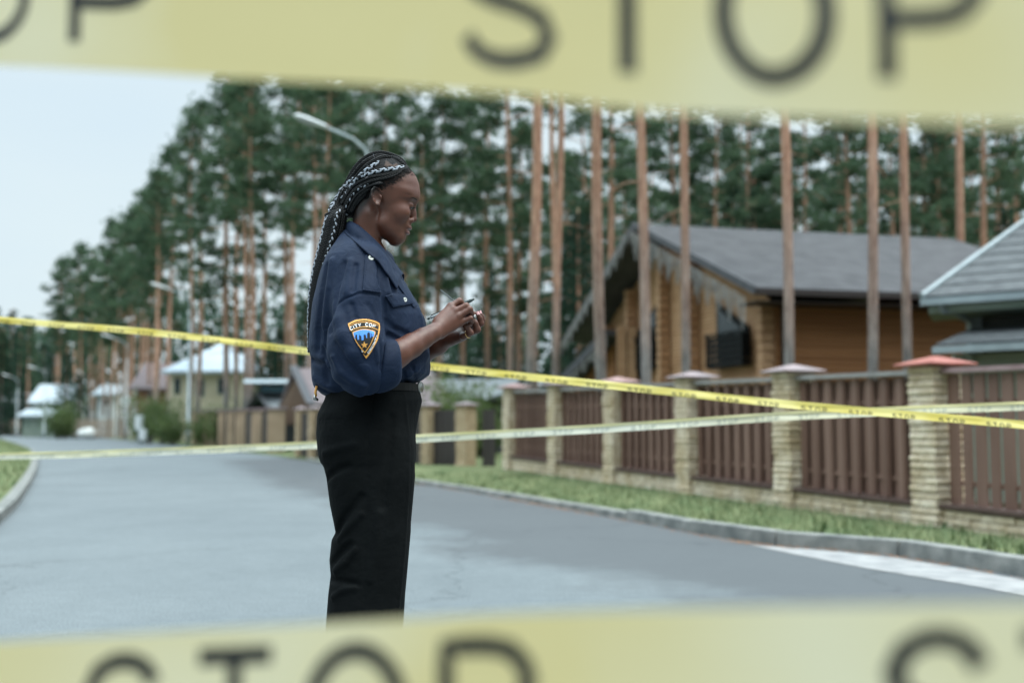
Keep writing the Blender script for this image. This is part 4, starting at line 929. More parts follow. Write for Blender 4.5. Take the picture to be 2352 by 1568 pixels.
m_umber = mat('umber_boards', (.085, .045, .022), (.12, .065, .032), 2, rough=.8); m_rustw = mat('rust_boards', (.22, .10, .06), (.30, .15, .09), 2, rough=.8); m_greyr = mat('blue_grey_roof', (.13, .155, .165), (.17, .19, .20), 2, rough=.6)
simple_house('cream_house', 'cream house with a pale blue metal hip roof behind the second lamp post', 388, 556, 78, 850, 790, 9, m_cream, m_bluer, wins=[(400, 415, 868, 905, 0), (448, 470, 870, 910, 0), (500, 522, 868, 905, 0)], ridge_in=3.2)
simple_house('brown_house', 'small brown house with a mauve roof half hidden by pine trunks', 312, 384, 92, 888, 838, 7, m_rustw, m_brownr, wins=[(345, 360, 890, 912, 0)])
simple_house('white_house', 'white house with a pale sheet roof at the far left', 74, 148, 130, 922, 886, 8, m_white_w, m_ltroof, ang=.1, wins=[(95, 112, 925, 938, 0), (120, 134, 925, 938, 0)])
simple_house('garage', 'low lean-to with a sloping pale roof before the white house', 52, 116, 122, 955, 942, 6, m_sage, m_ltroof, ang=.12)
simple_house('white_cottage', 'small white cottage glimpsed between pine trunks', 222, 262, 118, 905, 886, 6, m_white_w, m_ltroof, wins=[(236, 248, 915, 930, 0)])
simple_house('grey_cottage', 'grey cottage at the far left edge among trees', 0, 44, 160, 925, 905, 7, m_cha, m_greyr, wins=[(14, 26, 930, 942, 0)])
# dark blue-grey house with a long dormer
h5 = empty('dormer_house', at(610, 983, 58)); tag(h5, 'blue grey roof with a white edged dormer above the tan pillars', 'house')
q = lambda x, y, Y: at(x, y, Y)
b = MB(); b.slab([q(592, 905, 56), q(690, 905, 56), q(706, 948, 53), q(628, 948, 53)], (0, .1, -.15)); b.slab([q(592, 905, 56), q(560, 948, 57), q(564, 948, 62), q(596, 905, 62)], (0, .1, -.15)); rf = b.build('roof', m_greyr, h5)
b = MB(); b.slab([q(589, 902, 55.8), q(596, 900, 55.8), q(634, 946, 53), q(627, 950, 53)], (0, -.1, 0)); b.slab([q(589, 902, 55.8), q(596, 901, 55.8), q(564, 950, 57), q(558, 950, 57)], (0, -.1, 0)); b.build('bargeboard', m_fascia, rf)
b = MB(); b.slab([q(596, 882, 55.5), q(664, 882, 55.5), q(664, 906, 55.5), q(596, 906, 55.5)], (0, .3, 0)); dm = b.build('dormer_wall', m_cha, h5)
b = MB(); b.slab([q(600, 886, 55.4), q(660, 886, 55.4), q(660, 901, 55.4), q(600, 901, 55.4)], (0, .05, 0)); b.build('dormer_window', mat('teal_glass', (.03, .12, .16), rough=.1), dm)
b = MB(); b.slab([q(560, 871, 55), q(668, 871, 55), q(668, 879, 54.6), q(560, 879, 54.6)], (0, 3, .1)); b.build('dormer_roof', mat('pale_edge', (.40, .48, .52), rough=.5), dm)
b = MB(); a = q(566, 946, 57.5); e = q(700, 946, 55); a.z = e.z = 0; b.slab([a, e, Vector((e.x, e.y, 2.2)), Vector((a.x, a.y, 2.2))], (0, 4, 0)); b.build('wall', m_cha, h5)
# brown roofed house passing behind the person
h6 = empty('brown_roofed_house', at(850, 983, 44)); tag(h6, 'dark boarded house with a broad mauve brown roof passing behind the person', 'house')
rl, rr_ = q(672, 845, 46), q(985, 845, 46); el, er_ = q(713, 926, 42), q(1045, 926, 42)
b = MB(); b.slab([rl, rr_, er_, el], (0, .1, -.18)); b.slab([rl, q(640, 930, 50), q(960, 930, 50), rr_], (0, .1, -.18)); rf = b.build('roof', m_brownr, h6)
b = MB(); b.slab([rl + Vector((-.1, -.05, .1)), rl + Vector((.22, -.05, .1)), el + Vector((.2, -.05, 0)), el + Vector((-.12, -.05, 0))], (0, -.08, 0)); b.build('bargeboard', m_fascia, rf)
b = MB(); b.slab([rl + Vector((.1, .3, -.25)), el + Vector((.3, .6, -.1)), q(735, 975, 42.8), q(650, 975, 48), q(645, 930, 49.5)], (.15, .2, 0)); b.build('gable_wall', m_umber, h6)
b = MB(); a = el + Vector((.5, .7, 0)); e = er_ + Vector((-.4, .7, 0)); b.slab([Vector((a.x, a.y, 0)), Vector((e.x, e.y, 0)), e, a], (0, .2, 0)); b.build('wall', m_umber, h6)
h7 = empty('grey_roofed_house', at(1110, 983, 42)); tag(h7, 'low house with a long grey roof and pale bargeboard right of the person', 'house')
b = MB(); b.slab([q(1000, 872, 48), q(1195, 868, 46), q(1160, 905, 40), q(1040, 926, 41)], (0, .1, -.15)); rf = b.build('roof', m_greyr, h7)
b = MB(); b.slab([q(1108, 903, 38), q(1182, 878, 41), q(1186, 892, 41), q(1112, 917, 38)], (0, .3, 0)); b.build('bargeboard', m_ltroof, rf)
b = MB(); a = q(1040, 925, 41.5); e = q(1190, 905, 41.5); b.slab([Vector((a.x, a.y, 0)), Vector((e.x, e.y, 0)), e, a], (0, .3, 0)); b.build('wall', m_cha, h7)
# =====================================================================
# the person: one continuous skinned body, clothing and hair as children
# =====================================================================
YP = 3.31
def P(px, py, lat=0.0): return at(px, py, YP + lat)
def rotY(deg):
    c, s = math.cos(R(deg)), math.sin(R(deg)); return np.array([[c, 0, s], [0, 1, 0], [-s, 0, c]])
def loft_rows(rows):
    o = []
    for r in rows:
        py, xb, xf, wd = r[:4]; lc = r[4] if len(r) > 4 else 0.0
        a, b = P(xb, py, lc), P(xf, py, lc)
        o.append((a.z, a.x, b.x, wd, YP + lc))
    return o
person = empty('person', P(845, 1733)); person.location.z = 0; person.location.y = YP
tag(person, 'woman in navy uniform shirt and black trousers, standing on the road, writing in a notepad', 'person')

m_skin, t_, b_ = mat_new('skin')
tc = t_.nodes.new('ShaderNodeTexCoord')
n1 = t_.nodes.new('ShaderNodeTexNoise'); n1.inputs['Scale'].default_value = 14; n1.inputs['Detail'].default_value = 3
r1 = t_.nodes.new('ShaderNodeValToRGB'); r1.color_ramp.elements[0].position = .3; r1.color_ramp.elements[1].position = .7
r1.color_ramp.elements[0].color = (0.078, 0.027, 0.0155, 1); r1.color_ramp.elements[1].color = (0.122, 0.044, 0.026, 1)
t_.links.new(tc.outputs['Object'], n1.inputs['Vector']); t_.links.new(n1.outputs['Fac'], r1.inputs[0])
at_ = t_.nodes.new('ShaderNodeAttribute'); at_.attribute_name = 'short_hair'
nh = t_.nodes.new('ShaderNodeTexNoise'); nh.inputs['Scale'].default_value = 260; nh.inputs['Detail'].default_value = 3
mh = t_.nodes.new('ShaderNodeMath'); mh.operation = 'MULTIPLY_ADD'; mh.inputs[1].default_value = .9; mh.inputs[2].default_value = -.45
ah = t_.nodes.new('ShaderNodeMath'); ah.operation = 'ADD'; ah.use_clamp = True
t_.links.new(tc.outputs['Object'], nh.inputs['Vector']); t_.links.new(nh.outputs['Fac'], mh.inputs[0])
m2 = t_.nodes.new('ShaderNodeMath'); m2.operation = 'MULTIPLY'; m3 = t_.nodes.new('ShaderNodeMath'); m3.operation = 'ADD'; m3.inputs[1].default_value = 0.0
t_.links.new(mh.outputs[0], ah.inputs[0]); t_.links.new(at_.outputs['Fac'], ah.inputs[1]); t_.links.new(ah.outputs[0], m2.inputs[0]); t_.links.new(at_.outputs['Fac'], m3.inputs[0]); t_.links.new(m3.outputs[0], m2.inputs[1])
mxh = t_.nodes.new('ShaderNodeMix'); mxh.data_type = 'RGBA'; mxh.inputs[7].default_value = (.012, .009, .008, 1)
t_.links.new(m2.outputs[0], mxh.inputs[0]); t_.links.new(r1.outputs[0], mxh.inputs[6]); t_.links.new(mxh.outputs[2], b_.inputs['Base Color'])
b_.inputs['Roughness'].default_value = 0.45; b_.inputs['Specular IOR Level'].default_value = 0.5
b_.inputs['Subsurface Weight'].default_value = 0.12; b_.inputs['Subsurface Radius'].default_value = (0.8, 0.25, 0.12); b_.inputs['Subsurface Scale'].default_value = 0.008
n2 = t_.nodes.new('ShaderNodeTexNoise'); n2.inputs['Scale'].default_value = 420; n2.inputs['Detail'].default_value = 2
bp = t_.nodes.new('ShaderNodeBump'); bp.inputs['Strength'].default_value = .4; bp.inputs['Distance'].default_value = .0009
t_.links.new(tc.outputs['Object'], n2.inputs['Vector']); t_.links.new(n2.outputs['Fac'], bp.inputs['Height']); t_.links.new(bp.outputs[0], b_.inputs['Normal'])

# ---- body field ----
B = FIELD()
CR = EL(P(884, 425), (.0970, .0740, .0800), rotY(14))
B.u(CR, 0)
B.u(EL(P(905, 440), (.069, .066, .062), rotY(20)), .03)
face = LOFT(loft_rows([(446, 880, 957, .060), (458, 872, 955, .062), (470, 868, 946, .063), (484, 867, 942, .0625), (500, 867, 940, .060), (512, 868, 940, .057),
                       (522, 870, 938, .053), (534, 872, 934, .048), (545, 876, 928, .041), (552, 888, 922, .030), (557, 896, 914, .018)]), n=2.15)
B.u(face, .022)
B.u(EL(P(943, 457, 0), (.0170, .045, .009), rotY(0)), .018)                         # brow
for s in (-1, 1):
    B.u(EL(P(921, 488, s * .042), (.026, .020, .021)), .022)                        # cheekbone
    B.u(RC(P(882, 514, s * .042), P(912, 549, s * .020), .0145, .0145), .03)         # jaw
    B.s(EL(P(958, 471, s * .031), (.0175, .0180, .0115)), .012)                     # eye socket
    B.u(EL(P(940.2, 471, s * .030), (.0120, .0140, .0110)), .004)                   # eye under the lowered lid
    B.s(RC(P(951.5, 466.5, s * .020), P(941, 463.5, s * .047), .0010, .0010), .0035)  # lid crease
    B.s(RC(P(951.5, 476.5, s * .020), P(943, 477.5, s * .044), .0011, .0008), .003)   # lid line
B.u(RC(P(947, 465), P(950.2, 490), .0080, .0078), .012)                             # nose bridge
B.u(RC(P(948.5, 488), P(949.8, 503.2), .0080, .0104), .008)                           # nose tip
for s in (-1, 1):
    B.u(EL(P(942.5, 506.5, s * .0140), (.0108, .0078, .0078)), .005)                # wing
    B.s(EL(P(946.5, 513, s * .0060), (.0052, .0034, .0030)), .002)                  # nostril
    B.s(RC(P(938.2, 499, s * .0185), P(935.5, 508, s * .021), .0012, .0012), .005)  # crease beside the wing
B.u(EL(P(932, 521), (.0140, .026, .015)), .016)                                     # muzzle
B.u(EL(P(939.3, 524.6), (.0098, .0235, .0050), rotY(-8)), .003)                     # upper lip
B.u(EL(P(934.8, 535.2), (.0096, .0205, .0058), rotY(10)), .003)                     # lower lip
B.s(EL(P(943, 529.6), (.0150, .0235, .0011), rotY(4)), .003)                        # mouth line
B.s(EL(P(944, 543.5), (.0080, .020, .0034)), .008)                                  # under the lip
B.u(EL(P(917, 548), (.0158, .018, .0130)), .012)                                    # chin
neck = LOFT(loft_rows([(452, 822, 872, .050), (480, 814, 880, .050), (507, 810, 878, .050), (535, 808, 874, .048), (555, 804, 872.5, .050), (575, 800, 874, .054), (605, 796, 880, .075)]), n=2.1)
B.u(neck, .011)
B.u(RC(P(850, 492, -.040), P(870, 572, -.016), .0110, .0080), .02)                 # neck muscle
B.u(RC(P(850, 492, .040), P(870, 572, .016), .0110, .0080), .02)
for s in (-1, 1):                                                                   # ears
    L = .0705 * s; q = lambda x, y, d=0: P(x, y, L + s * d)
    B.u(EL(q(865, 452, .001), (.0130, .0065, .0270), rotY(-10)), .004)
    rim = [(875, 441, .004), (869, 432, .008), (860, 430, .010), (854.5, 437, .011), (854, 449, .011), (858, 461, .009), (863, 469, .007), (869, 472, .005)]
    B.s(EL(q(866.5, 453, .010), (.0085, .0082, .0190), rotY(-12)), .003)
    B.s(EL(q(870.5, 455, .009), (.0052, .0080, .0075)), .003)
    for a_, b2 in zip(rim[:-1], rim[1:]): B.u(RC(q(*a_), q(*b2), .0030, .0030), .003)
    B.u(EL(q(867.5, 469.5, .003), (.0055, .0034, .0062)), .004)
    B.u(EL(q(876, 453, .003), (.0030, .0028, .0050)), .004)
# trunk and legs under the clothes
B.u(LOFT(loft_rows([(585, 790, 880, .085), (605, 785, 885, .120), (640, 775, 900, .135), (700, 775, 925, .145), (760, 775, 935, .14), (830, 790, 930, .130), (890, 785, 935, .135), (960, 765, 940, .155), (1040, 770, 935, .155), (1075, 790, 925, .14)]), n=2.3), .05)
for s in (-1, 1):
    sx = 0 if s < 0 else 8
    B.u(RC(P(845 + sx, 1020, s * .085), P(862 + sx, 1330, s * .088), .080, .052), .03)
    B.u(RC(P(862 + sx, 1330, s * .088), P(838 + sx, 1660, s * .090), .050, .036), .02)
    B.u(RC(P(838 + sx, 1690, s * .090), P(905 + sx, 1708, s * .095), .033, .024), .02)
# near arm (right)
def arm(pts, k=.02):
    for (a, ra), (b, rb) in zip(pts[:-1], pts[1:]): B.u(RC(a, b, ra, rb), k)
arm([(P(842, 616, -.125), .044), (P(838, 740, -.185), .036), (P(862, 852, -.212), .031), (P(893, 830, -.198), .033), (P(916, 811, -.180), .0335), (P(945, 794, -.152), .0305),
     (P(972, 777, -.125), .0255), (P(994, 764.5, -.104), .0228)])
arm([(P(854, 616, .125), .044), (P(872, 740, .180), .038), (P(900, 848, .198), .034), (P(960, 818, .135), .034), (P(1006, 792, .085), .0255), (P(1030, 777, .055), .0215)])
# near hand
WR = P(998, 757, -.098)
mc = {'i': (P(1035, 704.5, -.052), P(1004, 738, -.084), .0112), 'm': (P(1046, 714.5, -.064), P(1007, 748, -.090), .0115),
      'r': (P(1053, 727.5, -.067), P(1010, 758, -.091), .0110), 'p': (P(1057, 741, -.062), P(1013, 767, -.086), .0105)}
B.u(RC(P(994, 764.5, -.104), P(1008, 753, -.088), .0225, .0180), .015)
for k_ in mc:
    a, b, r_ = mc[k_]; B.u(RC(b, a, .0135, r_), .012)
    B.u(EL(a, (r_ * .98,) * 3), .006)
def finger(p0, segs, k=.0045):
    a, ra = p0
    for b, rb in segs: B.u(RC(a, b, ra, rb), k); a, ra = b, rb
finger((P(1035, 704, -.052), .0100), [(P(1055.5, 691.5, -.043), .0094), (P(1065, 702, -.029), .0080), (P(1067, 713, -.018), .0068)])
finger((P(1046, 714, -.066), .0098), [(P(1071, 702, -.061), .0092), (P(1079, 711, -.041), .0080), (P(1073, 721, -.026), .0068)], .0035)
finger((P(1053, 727, -.069), .0098), [(P(1079, 710, -.063), .0090), (P(1083.5, 721, -.043), .0078), (P(1076, 730, -.026), .0066)], .0035)
finger((P(1057, 740, -.064), .0090), [(P(1080.5, 731, -.060), .0082), (P(1084, 738, -.044), .0070), (P(1077, 744, -.030), .0060)], .0035)
finger((P(1012, 738, -.070), .0150), [(P(1035, 718, -.040), .0120), (P(1053, 708, -.022), .0100), (P(1066, 704, -.008), .0085)], .012)
# far hand (left), palm up under the pad
B.u(RC(P(1030, 777, .055), P(1062, 768, .018), .0205, .0165), .015)
B.u(RC(P(1034, 770, .050), P(1074, 757, .034), .0180, .0135), .015)
B.u(RC(P(1040, 778, .040), P(1066, 771, .000), .0165, .0120), .012)
finger((P(1064, 772, -.006), .0110), [(P(1080.5, 764, -.020), .0092), (P(1071, 750, -.026), .0082), (P(1062, 741, -.026), .0070)])
finger((P(1070, 768, .012), .0110), [(P(1097, 757, .000), .0098), (P(1091.5, 742, -.006), .0086), (P(1085, 731, -.008), .0072)])
finger((P(1078, 760, .030), .0105), [(P(1105, 742.5, .020), .0092), (P(1102, 730.5, .014), .0080), (P(1097.5, 722, .010), .0068)])
finger((P(1082, 752, .042), .0100), [(P(1108, 735, .040), .0086), (P(1106, 727, .036), .0076), (P(1102, 720, .032), .0064)])
finger((P(1042, 765, .055), .0130), [(P(1062, 744, .046), .0110), (P(1078, 728, .028), .0095), (P(1089, 720, .014), .0076)], .01)
HB = 0.0027
lo = (P(700, 1000, 0).x + .02, YP - .30, .03); hi = (P(1125, 1000, 0).x, YP + .27, 1.78)
body, bv, bq = surface_nets(B, lo, hi, HB, 'body', m_skin, person, smooth_it=1)
body_bvh = bvh_of(bv, bq)
def side_of(p, a, b):
    """signed distance (m) right of/below the profile line a->b, the same on both sides of the head"""
    x, y, z = p[:, 0], YP - np.abs(p[:, 1] - YP), p[:, 2] - EYE.z
    f_ = y * _cp + z * _sp; u_ = -y * _sp + z * _cp; px, py = 1176 + FPX * x / f_, 784 - FPX * u_ / f_
    dx, dy = b[0] - a[0], b[1] - a[1]; l = math.hypot(dx, dy)
    return ((py - a[1]) * dx - (px - a[0]) * dy) / l * .001267
_l = np.minimum(np.maximum(np.maximum(side_of(bv, (866, 442), (906, 427)), side_of(bv, (906, 427), (934, 402))), side_of(bv, (934, 402), (958, 398))), side_of(bv, (812, 520), (858, 452)))
_f = np.clip(.5 - _l / .020, 0, 1); _f[bv[:, 2] < P(0, 520).z] = 0
_at = body.data.attributes.new('short_hair', 'FLOAT', 'POINT'); _at.data.foreach_set('value', _f.astype(np.float32))

# ---- shirt ----
m_shirt, t_, b_ = mat_new('navy_twill')
b_.inputs['Roughness'].default_value = 0.75; b_.inputs['Specular IOR Level'].default_value = 0.25
b_.inputs['Sheen Weight'].default_value = 0.05; b_.inputs['Sheen Roughness'].default_value = 0.45; b_.inputs['Sheen Tint'].default_value = (.45, .6, .95, 1)
tc = t_.nodes.new('ShaderNodeTexCoord')
n1 = t_.nodes.new('ShaderNodeTexNoise'); n1.inputs['Scale'].default_value = 9; n1.inputs['Detail'].default_value = 5
r1 = t_.nodes.new('ShaderNodeValToRGB'); r1.color_ramp.elements[0].position = .3; r1.color_ramp.elements[1].position = .7
r1.color_ramp.elements[0].color = (0.0026, 0.0100, 0.029, 1); r1.color_ramp.elements[1].color = (0.0040, 0.0140, 0.040, 1)
t_.links.new(tc.outputs['Object'], n1.inputs['Vector']); t_.links.new(n1.outputs['Fac'], r1.inputs[0]); t_.links.new(r1.outputs[0], b_.inputs['Base Color'])
n2 = t_.nodes.new('ShaderNodeTexNoise'); n2.inputs['Scale'].default_value = 20; n2.inputs['Detail'].default_value = 5; n2.inputs['Roughness'].default_value = .55; n2.inputs['Distortion'].default_value = 1.2
bp = t_.nodes.new('ShaderNodeBump'); bp.inputs['Strength'].default_value = .5; bp.inputs['Distance'].default_value = .008
t_.links.new(tc.outputs['Object'], n2.inputs['Vector']); t_.links.new(n2.outputs['Fac'], bp.inputs['Height'])
n3 = t_.nodes.new('ShaderNodeTexNoise'); n3.inputs['Scale'].default_value = 900; n3.inputs['Detail'].default_value = 1
bp2 = t_.nodes.new('ShaderNodeBump'); bp2.inputs['Strength'].default_value = .25; bp2.inputs['Distance'].default_value = .0006
t_.links.new(tc.outputs['Object'], n3.inputs['Vector']); t_.links.new(n3.outputs['Fac'], bp2.inputs['Height'])
t_.links.new(bp.outputs[0], bp2.inputs['Normal']); t_.links.new(bp2.outputs[0], b_.inputs['Normal'])

class PLANECUT:
    """round cone cut by planes: keeps the side the normals point away from"""
    def __init__(s, prim, planes): s.p = prim; s.pl = [(V3(o), V3(n) / np.linalg.norm(V3(n))) for o, n in planes]; s.c = prim.c; s.R = prim.R
    def __call__(s, p):
        d = s.p(p)
        for o, n in s.pl: d = smax(d, (p - o) @ n, .006)
        return d
def shirt_field():
    S = FIELD()
    S.u(LOFT(loft_rows([(530, 790, 799, .020), (545, 783, 812, .060), (562, 773, 838, .102), (580, 762, 862, .140), (600, 752, 884, .168), (625, 743, 906, .185), (650, 735, 932, .195),
        (675, 729, 946, .200), (700, 724, 961, .200), (730, 719, 974.5, .198), (760, 715, 980, .195), (783, 714, 983, .19), (800, 713.5, 985.5, .19), (818, 719, 987, .185),
        (842, 717.5, 988.8, .18), (860, 718, 986, .175), (872, 719, 968, .165), (884, 722, 940, .155), (892, 726, 930, .15), (904, 738, 905, .13), (915, 760, 880, .10), (926, 782, 840, .07)]), n=2.35), 0)
    # near sleeve
    S.u(RC(P(836, 612, -.120), P(825, 690, -.188), .064, .062), .05)
    S.u(RC(P(826, 690, -.190), P(822, 800, -.225), .062, .075), .02)
    S.u(RC(P(822, 800, -.225), P(828, 848, -.225), .075, .068), .02)
    S.u(RC(P(826, 852, -.222), P(846, 868, -.215), .052, .042), .02)
    # heavy fold that falls over the patch
    chain = [(780, 700, -.218, .018), (784, 740, -.250, .024), (793, 775, -.272, .028), (812, 812, -.282, .027), (830, 842, -.272, .024), (846, 866, -.255, .020)]
    for a, b in zip(chain[:-1], chain[1:]): S.u(RC(P(*a[:3]), P(*b[:3]), a[3], b[3]), .007)
    chain = [(776, 760, -.225, .024), (779, 815, -.245, .026), (790, 852, -.250, .026), (822, 880, -.245, .022), (846, 890, -.235, .014)]
    for a, b in zip(chain[:-1], chain[1:]): S.u(RC(P(*a[:3]), P(*b[:3]), a[3], b[3]), .02)
    # far sleeve and cuff
    S.u(RC(P(858, 612, .115), P(880, 700, .180), .066, .066), .05)
    S.u(RC(P(880, 700, .180), P(895, 830, .205), .066, .066), .03)
    S.u(PLANECUT(RC(P(880, 850, .205), P(930, 826, .17), .052, .054), [(P(938, 826, .165), (1, -.8, .4))]), .01)
    return S
S0 = shirt_field()
slo = (P(700, 1000).x, YP - .34, P(0, 935).z - .02); shi = (P(1000, 1000).x, YP + .30, P(0, 500).z)
tmp, tv, tq = surface_nets(S0, slo, shi, .007, 'tmp', None, None)
tb = bvh_of(tv, tq); bpy.data.objects.remove(tmp)
def hit(px, py, bv_, fallback=None):
    d = (at(px, py, 3.0) - EYE).normalized(); h_ = bv_.ray_cast(EYE, d)
    return h_[0], h_[1]
def proj(pl, bv_, off=0.0):
    o = []
    for q in pl:
        h_, n_ = hit(q[0], q[1], bv_)
        if h_ is not None: o.append(h_ + (n_ * off if n_.y < 0 else -n_ * off))
    return o
S1 = shirt_field()
folds = [  # px polyline, height (m), width (m)
    ([(772, 696), (788, 684), (806, 677), (824, 668.7), (848, 669), (870, 673.6), (878, 681)], .0030, .0030),
    ([(774, 700), (790, 688.5), (808, 681), (825, 673), (848, 673), (869, 678), (876, 686)], -.0045, .0035),
    ([(879, 684), (882, 728), (880, 775)], -.010, .006),
    ([(750, 612), (741, 673), (734, 739), (730, 800)], -.008, .010),
    ([(762, 600), (754, 660), (748, 720), (742, 790)], .006, .010),
    ([(790, 605), (778, 650), (769, 700), (760, 760)], -.008, .009),
    ([(806, 600), (800, 640), (796, 672)], .005, .009),
    ([(818, 610), (812, 668)], -.004, .007),
    ([(866, 606), (872, 640), (880, 676), (886, 720)], -.010, .007),
    ([(880, 606), (887, 640), (892, 672)], .007, .008),
    ([(895, 640), (906, 672)], -.006, .007),
    ([(716, 812), (740, 822), (757, 842)], .006, .007),
    ([(718, 826), (742, 836), (756, 858)], -.008, .008),
    ([(722, 868), (750, 884), (790, 902), (830, 906)], .006, .011),
    ([(730, 886), (760, 904), (800, 918)], -.006, .007),
    ([(740, 760), (745, 830), (752, 880)], -.006, .009),
    ([(924, 850), (929, 868), (934, 880)], -.008, .006),
    ([(945, 835), (950, 858), (955, 872)], -.006, .006),
    ([(975, 790), (958, 820), (935, 840)], -.008, .010),
    ([(980, 815), (962, 842), (940, 862)], .007, .009),
    ([(960, 712), (970, 750), (972, 790)], .004, .010),
    ([(885, 735), (905, 755), (935, 768)], -.005, .009),
    ([(893, 770), (925, 785), (955, 790)], -.006, .009),
    ([(905, 790), (930, 800)], .005, .007),
    ([(808, 700), (816, 730)], -.004, .007),
    ([(845, 700), (862, 722), (872, 750)], -.003, .008),
    ([(856, 770), (862, 800), (868, 830)], .005, .007),
    ([(870, 775), (874, 800), (872, 826), (874, 850)], -.006, .004),
    ([(770, 790), (785, 815), (812, 845), (836, 872)], -.005, .009),
    ([(765, 820), (778, 850), (805, 874), (838, 886)], .006, .008),
    ([(885, 800), (895, 830), (894, 862)], -.0035, .008),
    ([(900, 800), (910, 830), (908, 866)], .003, .008),
]
for pl, h_, sg in folds:
    pts = proj(pl, tb)
    if len(pts) > 1: S1.ridge(pts, 0, h_ * (1.6 if sg > .0045 else 1), sg * .92)
def wob(p, d):   # soft irregular drape everywhere
    x, y, z = p[:, 0] * 1.0, p[:, 1] - YP, p[:, 2]
    return d + .0016 * np.sin(x * 41 + z * 9 + np.sin(z * 23) * 1.3) * np.sin(z * 17 + y * 31) + .0011 * np.sin(x * 90 - z * 44 + y * 70)
S1.fn(wob)
shirt, sv, sq = surface_nets(S1, slo, shi, .0030, 'shirt', m_shirt, person, smooth_it=1)
shirt_bvh = bvh_of(sv, sq)

# cloth pieces that lie on the shirt
def inpoly(x, y, poly):
    c = False; n = len(poly)
    for i in range(n):
        x1, y1 = poly[i]; x2, y2 = poly[(i + 1) % n]
        if (y1 > y) != (y2 > y) and x < (x2 - x1) * (y - y1) / (y2 - y1) + x1: c = not c
    return c
def edge_dist(x, y, poly):
    best = 1e9
    for i in range(len(poly)):
        a = poly[i]; b = poly[(i + 1) % len(poly)]
        dx, dy = b[0] - a[0], b[1] - a[1]; t = max(0, min(1, ((x - a[0]) * dx + (y - a[1]) * dy) / (dx * dx + dy * dy + 1e-9)))
        best = min(best, math.hypot(x - a[0] - t * dx, y - a[1] - t * dy))
    return best
def decal(name, poly, off, m, parent, bv_, step=1.0, inner=None, rim=True, stitch=None, clip=None):
    """piece of cloth cut to a picture outline and laid on the surface behind it"""
    xs = [q[0] for q in poly]; ys = [q[1] for q in poly]
    nx = int((max(xs) - min(xs)) / step) + 2; ny = int((max(ys) - min(ys)) / step) + 2
    idx = {}; vs = []; fs = []
    def vert(i, j):
        if (i, j) in idx: return idx[(i, j)]
        x = min(xs) + i * step; y = min(ys) + j * step
        h_, n_ = hit(x, y, bv_)
        if h_ is None: idx[(i, j)] = None; return None
        if n_.y > 0: n_ = -n_
        o_ = off
        if rim:
            e = edge_dist(x, y, poly); o_ = off * min(1.0, 0.15 + e / 1.6)
            if stitch and abs(e - stitch) < .7: o_ -= .0012
        view = (EYE - h_).normalized()
        vs.append(h_ + (n_ * .5 + view * .5).normalized() * o_); idx[(i, j)] = len(vs) - 1
        return idx[(i, j)]
    for i in range(nx):
        for j in range(ny):
            x = min(xs) + (i + .5) * step; y = min(ys) + (j + .5) * step
            if not inpoly(x, y, poly): continue
            if inner and inpoly(x, y, inner): continue
            if clip and not clip(x, y): continue
            q = [vert(i, j), vert(i + 1, j), vert(i + 1, j + 1), vert(i, j + 1)]
            if None in q: continue
            ps = [vs[k] for k in q]
            if max((ps[a] - ps[(a + 1) % 4]).length for a in range(4)) > .022: continue
            fs.append(tuple(q[::-1]))
    me = bpy.data.meshes.new(name); me.from_pydata([tuple(v) for v in vs], [], fs); me.update()
    return link_mesh(name, me, m, parent, smooth=True)
decal('epaulette', [(838, 588), (842, 585), (852, 584), (864.5, 601), (864, 640), (868, 655), (876, 674), (832, 668), (834, 640), (836.5, 610)], .0055, m_shirt, shirt, shirt_bvh, stitch=4)
flap = [(883.5, 680), (905, 672), (912, 671), (929, 676), (948, 697), (948, 699), (925, 703), (901, 707.5), (889, 690)]
decal('pocket_flap', flap, .0070, m_shirt, shirt, shirt_bvh, stitch=3)
m_button = mat('shell_button', (.62, .64, .60), (.42, .44, .40), 60, rough=.25)
m_hole = mat('thread', (.03, .035, .04), rough=.8)
def button(px, py, r, parent):
    h_, n_ = hit(px, py, shirt_bvh)
    if n_.y > 0: n_ = -n_
    n_ = (n_ + (EYE - h_).normalized() * .5).normalized(); q = n_.to_track_quat('Z', 'Y'); c = h_ + n_ * .0065
    b = MB(); prof = [(0.0, .0006), (.35, .0006), (.55, .0012), (.8, .0016), (1, .0010), (1, -.0008)]
    vs = []; fs = []; N = 20
    for (rr, z) in prof:
        for k in range(N): a = 2 * math.pi * k / N; vs.append(c + q @ Vector((math.cos(a) * rr * r, math.sin(a) * rr * r, z)))
    for i in range(len(prof) - 1):
        for k in range(N): fs.append((i * N + k, i * N + (k + 1) % N, (i + 1) * N + (k + 1) % N, (i + 1) * N + k))
    b.add(vs, fs); o = b.build('button', m_button, parent, smooth=True)
    t = MB()
    for dx in (-.16, .16):
        a_ = c + q @ Vector((dx * r, -.14 * r, .0011)); b2 = c + q @ Vector((dx * r, .14 * r, .0011)); t.tube([a_, b2], .0007, 6)
    t.build('thread', m_hole, o)
button(851.4, 594.4, .0080, shirt); button(927, 689.5, .0066, shirt)
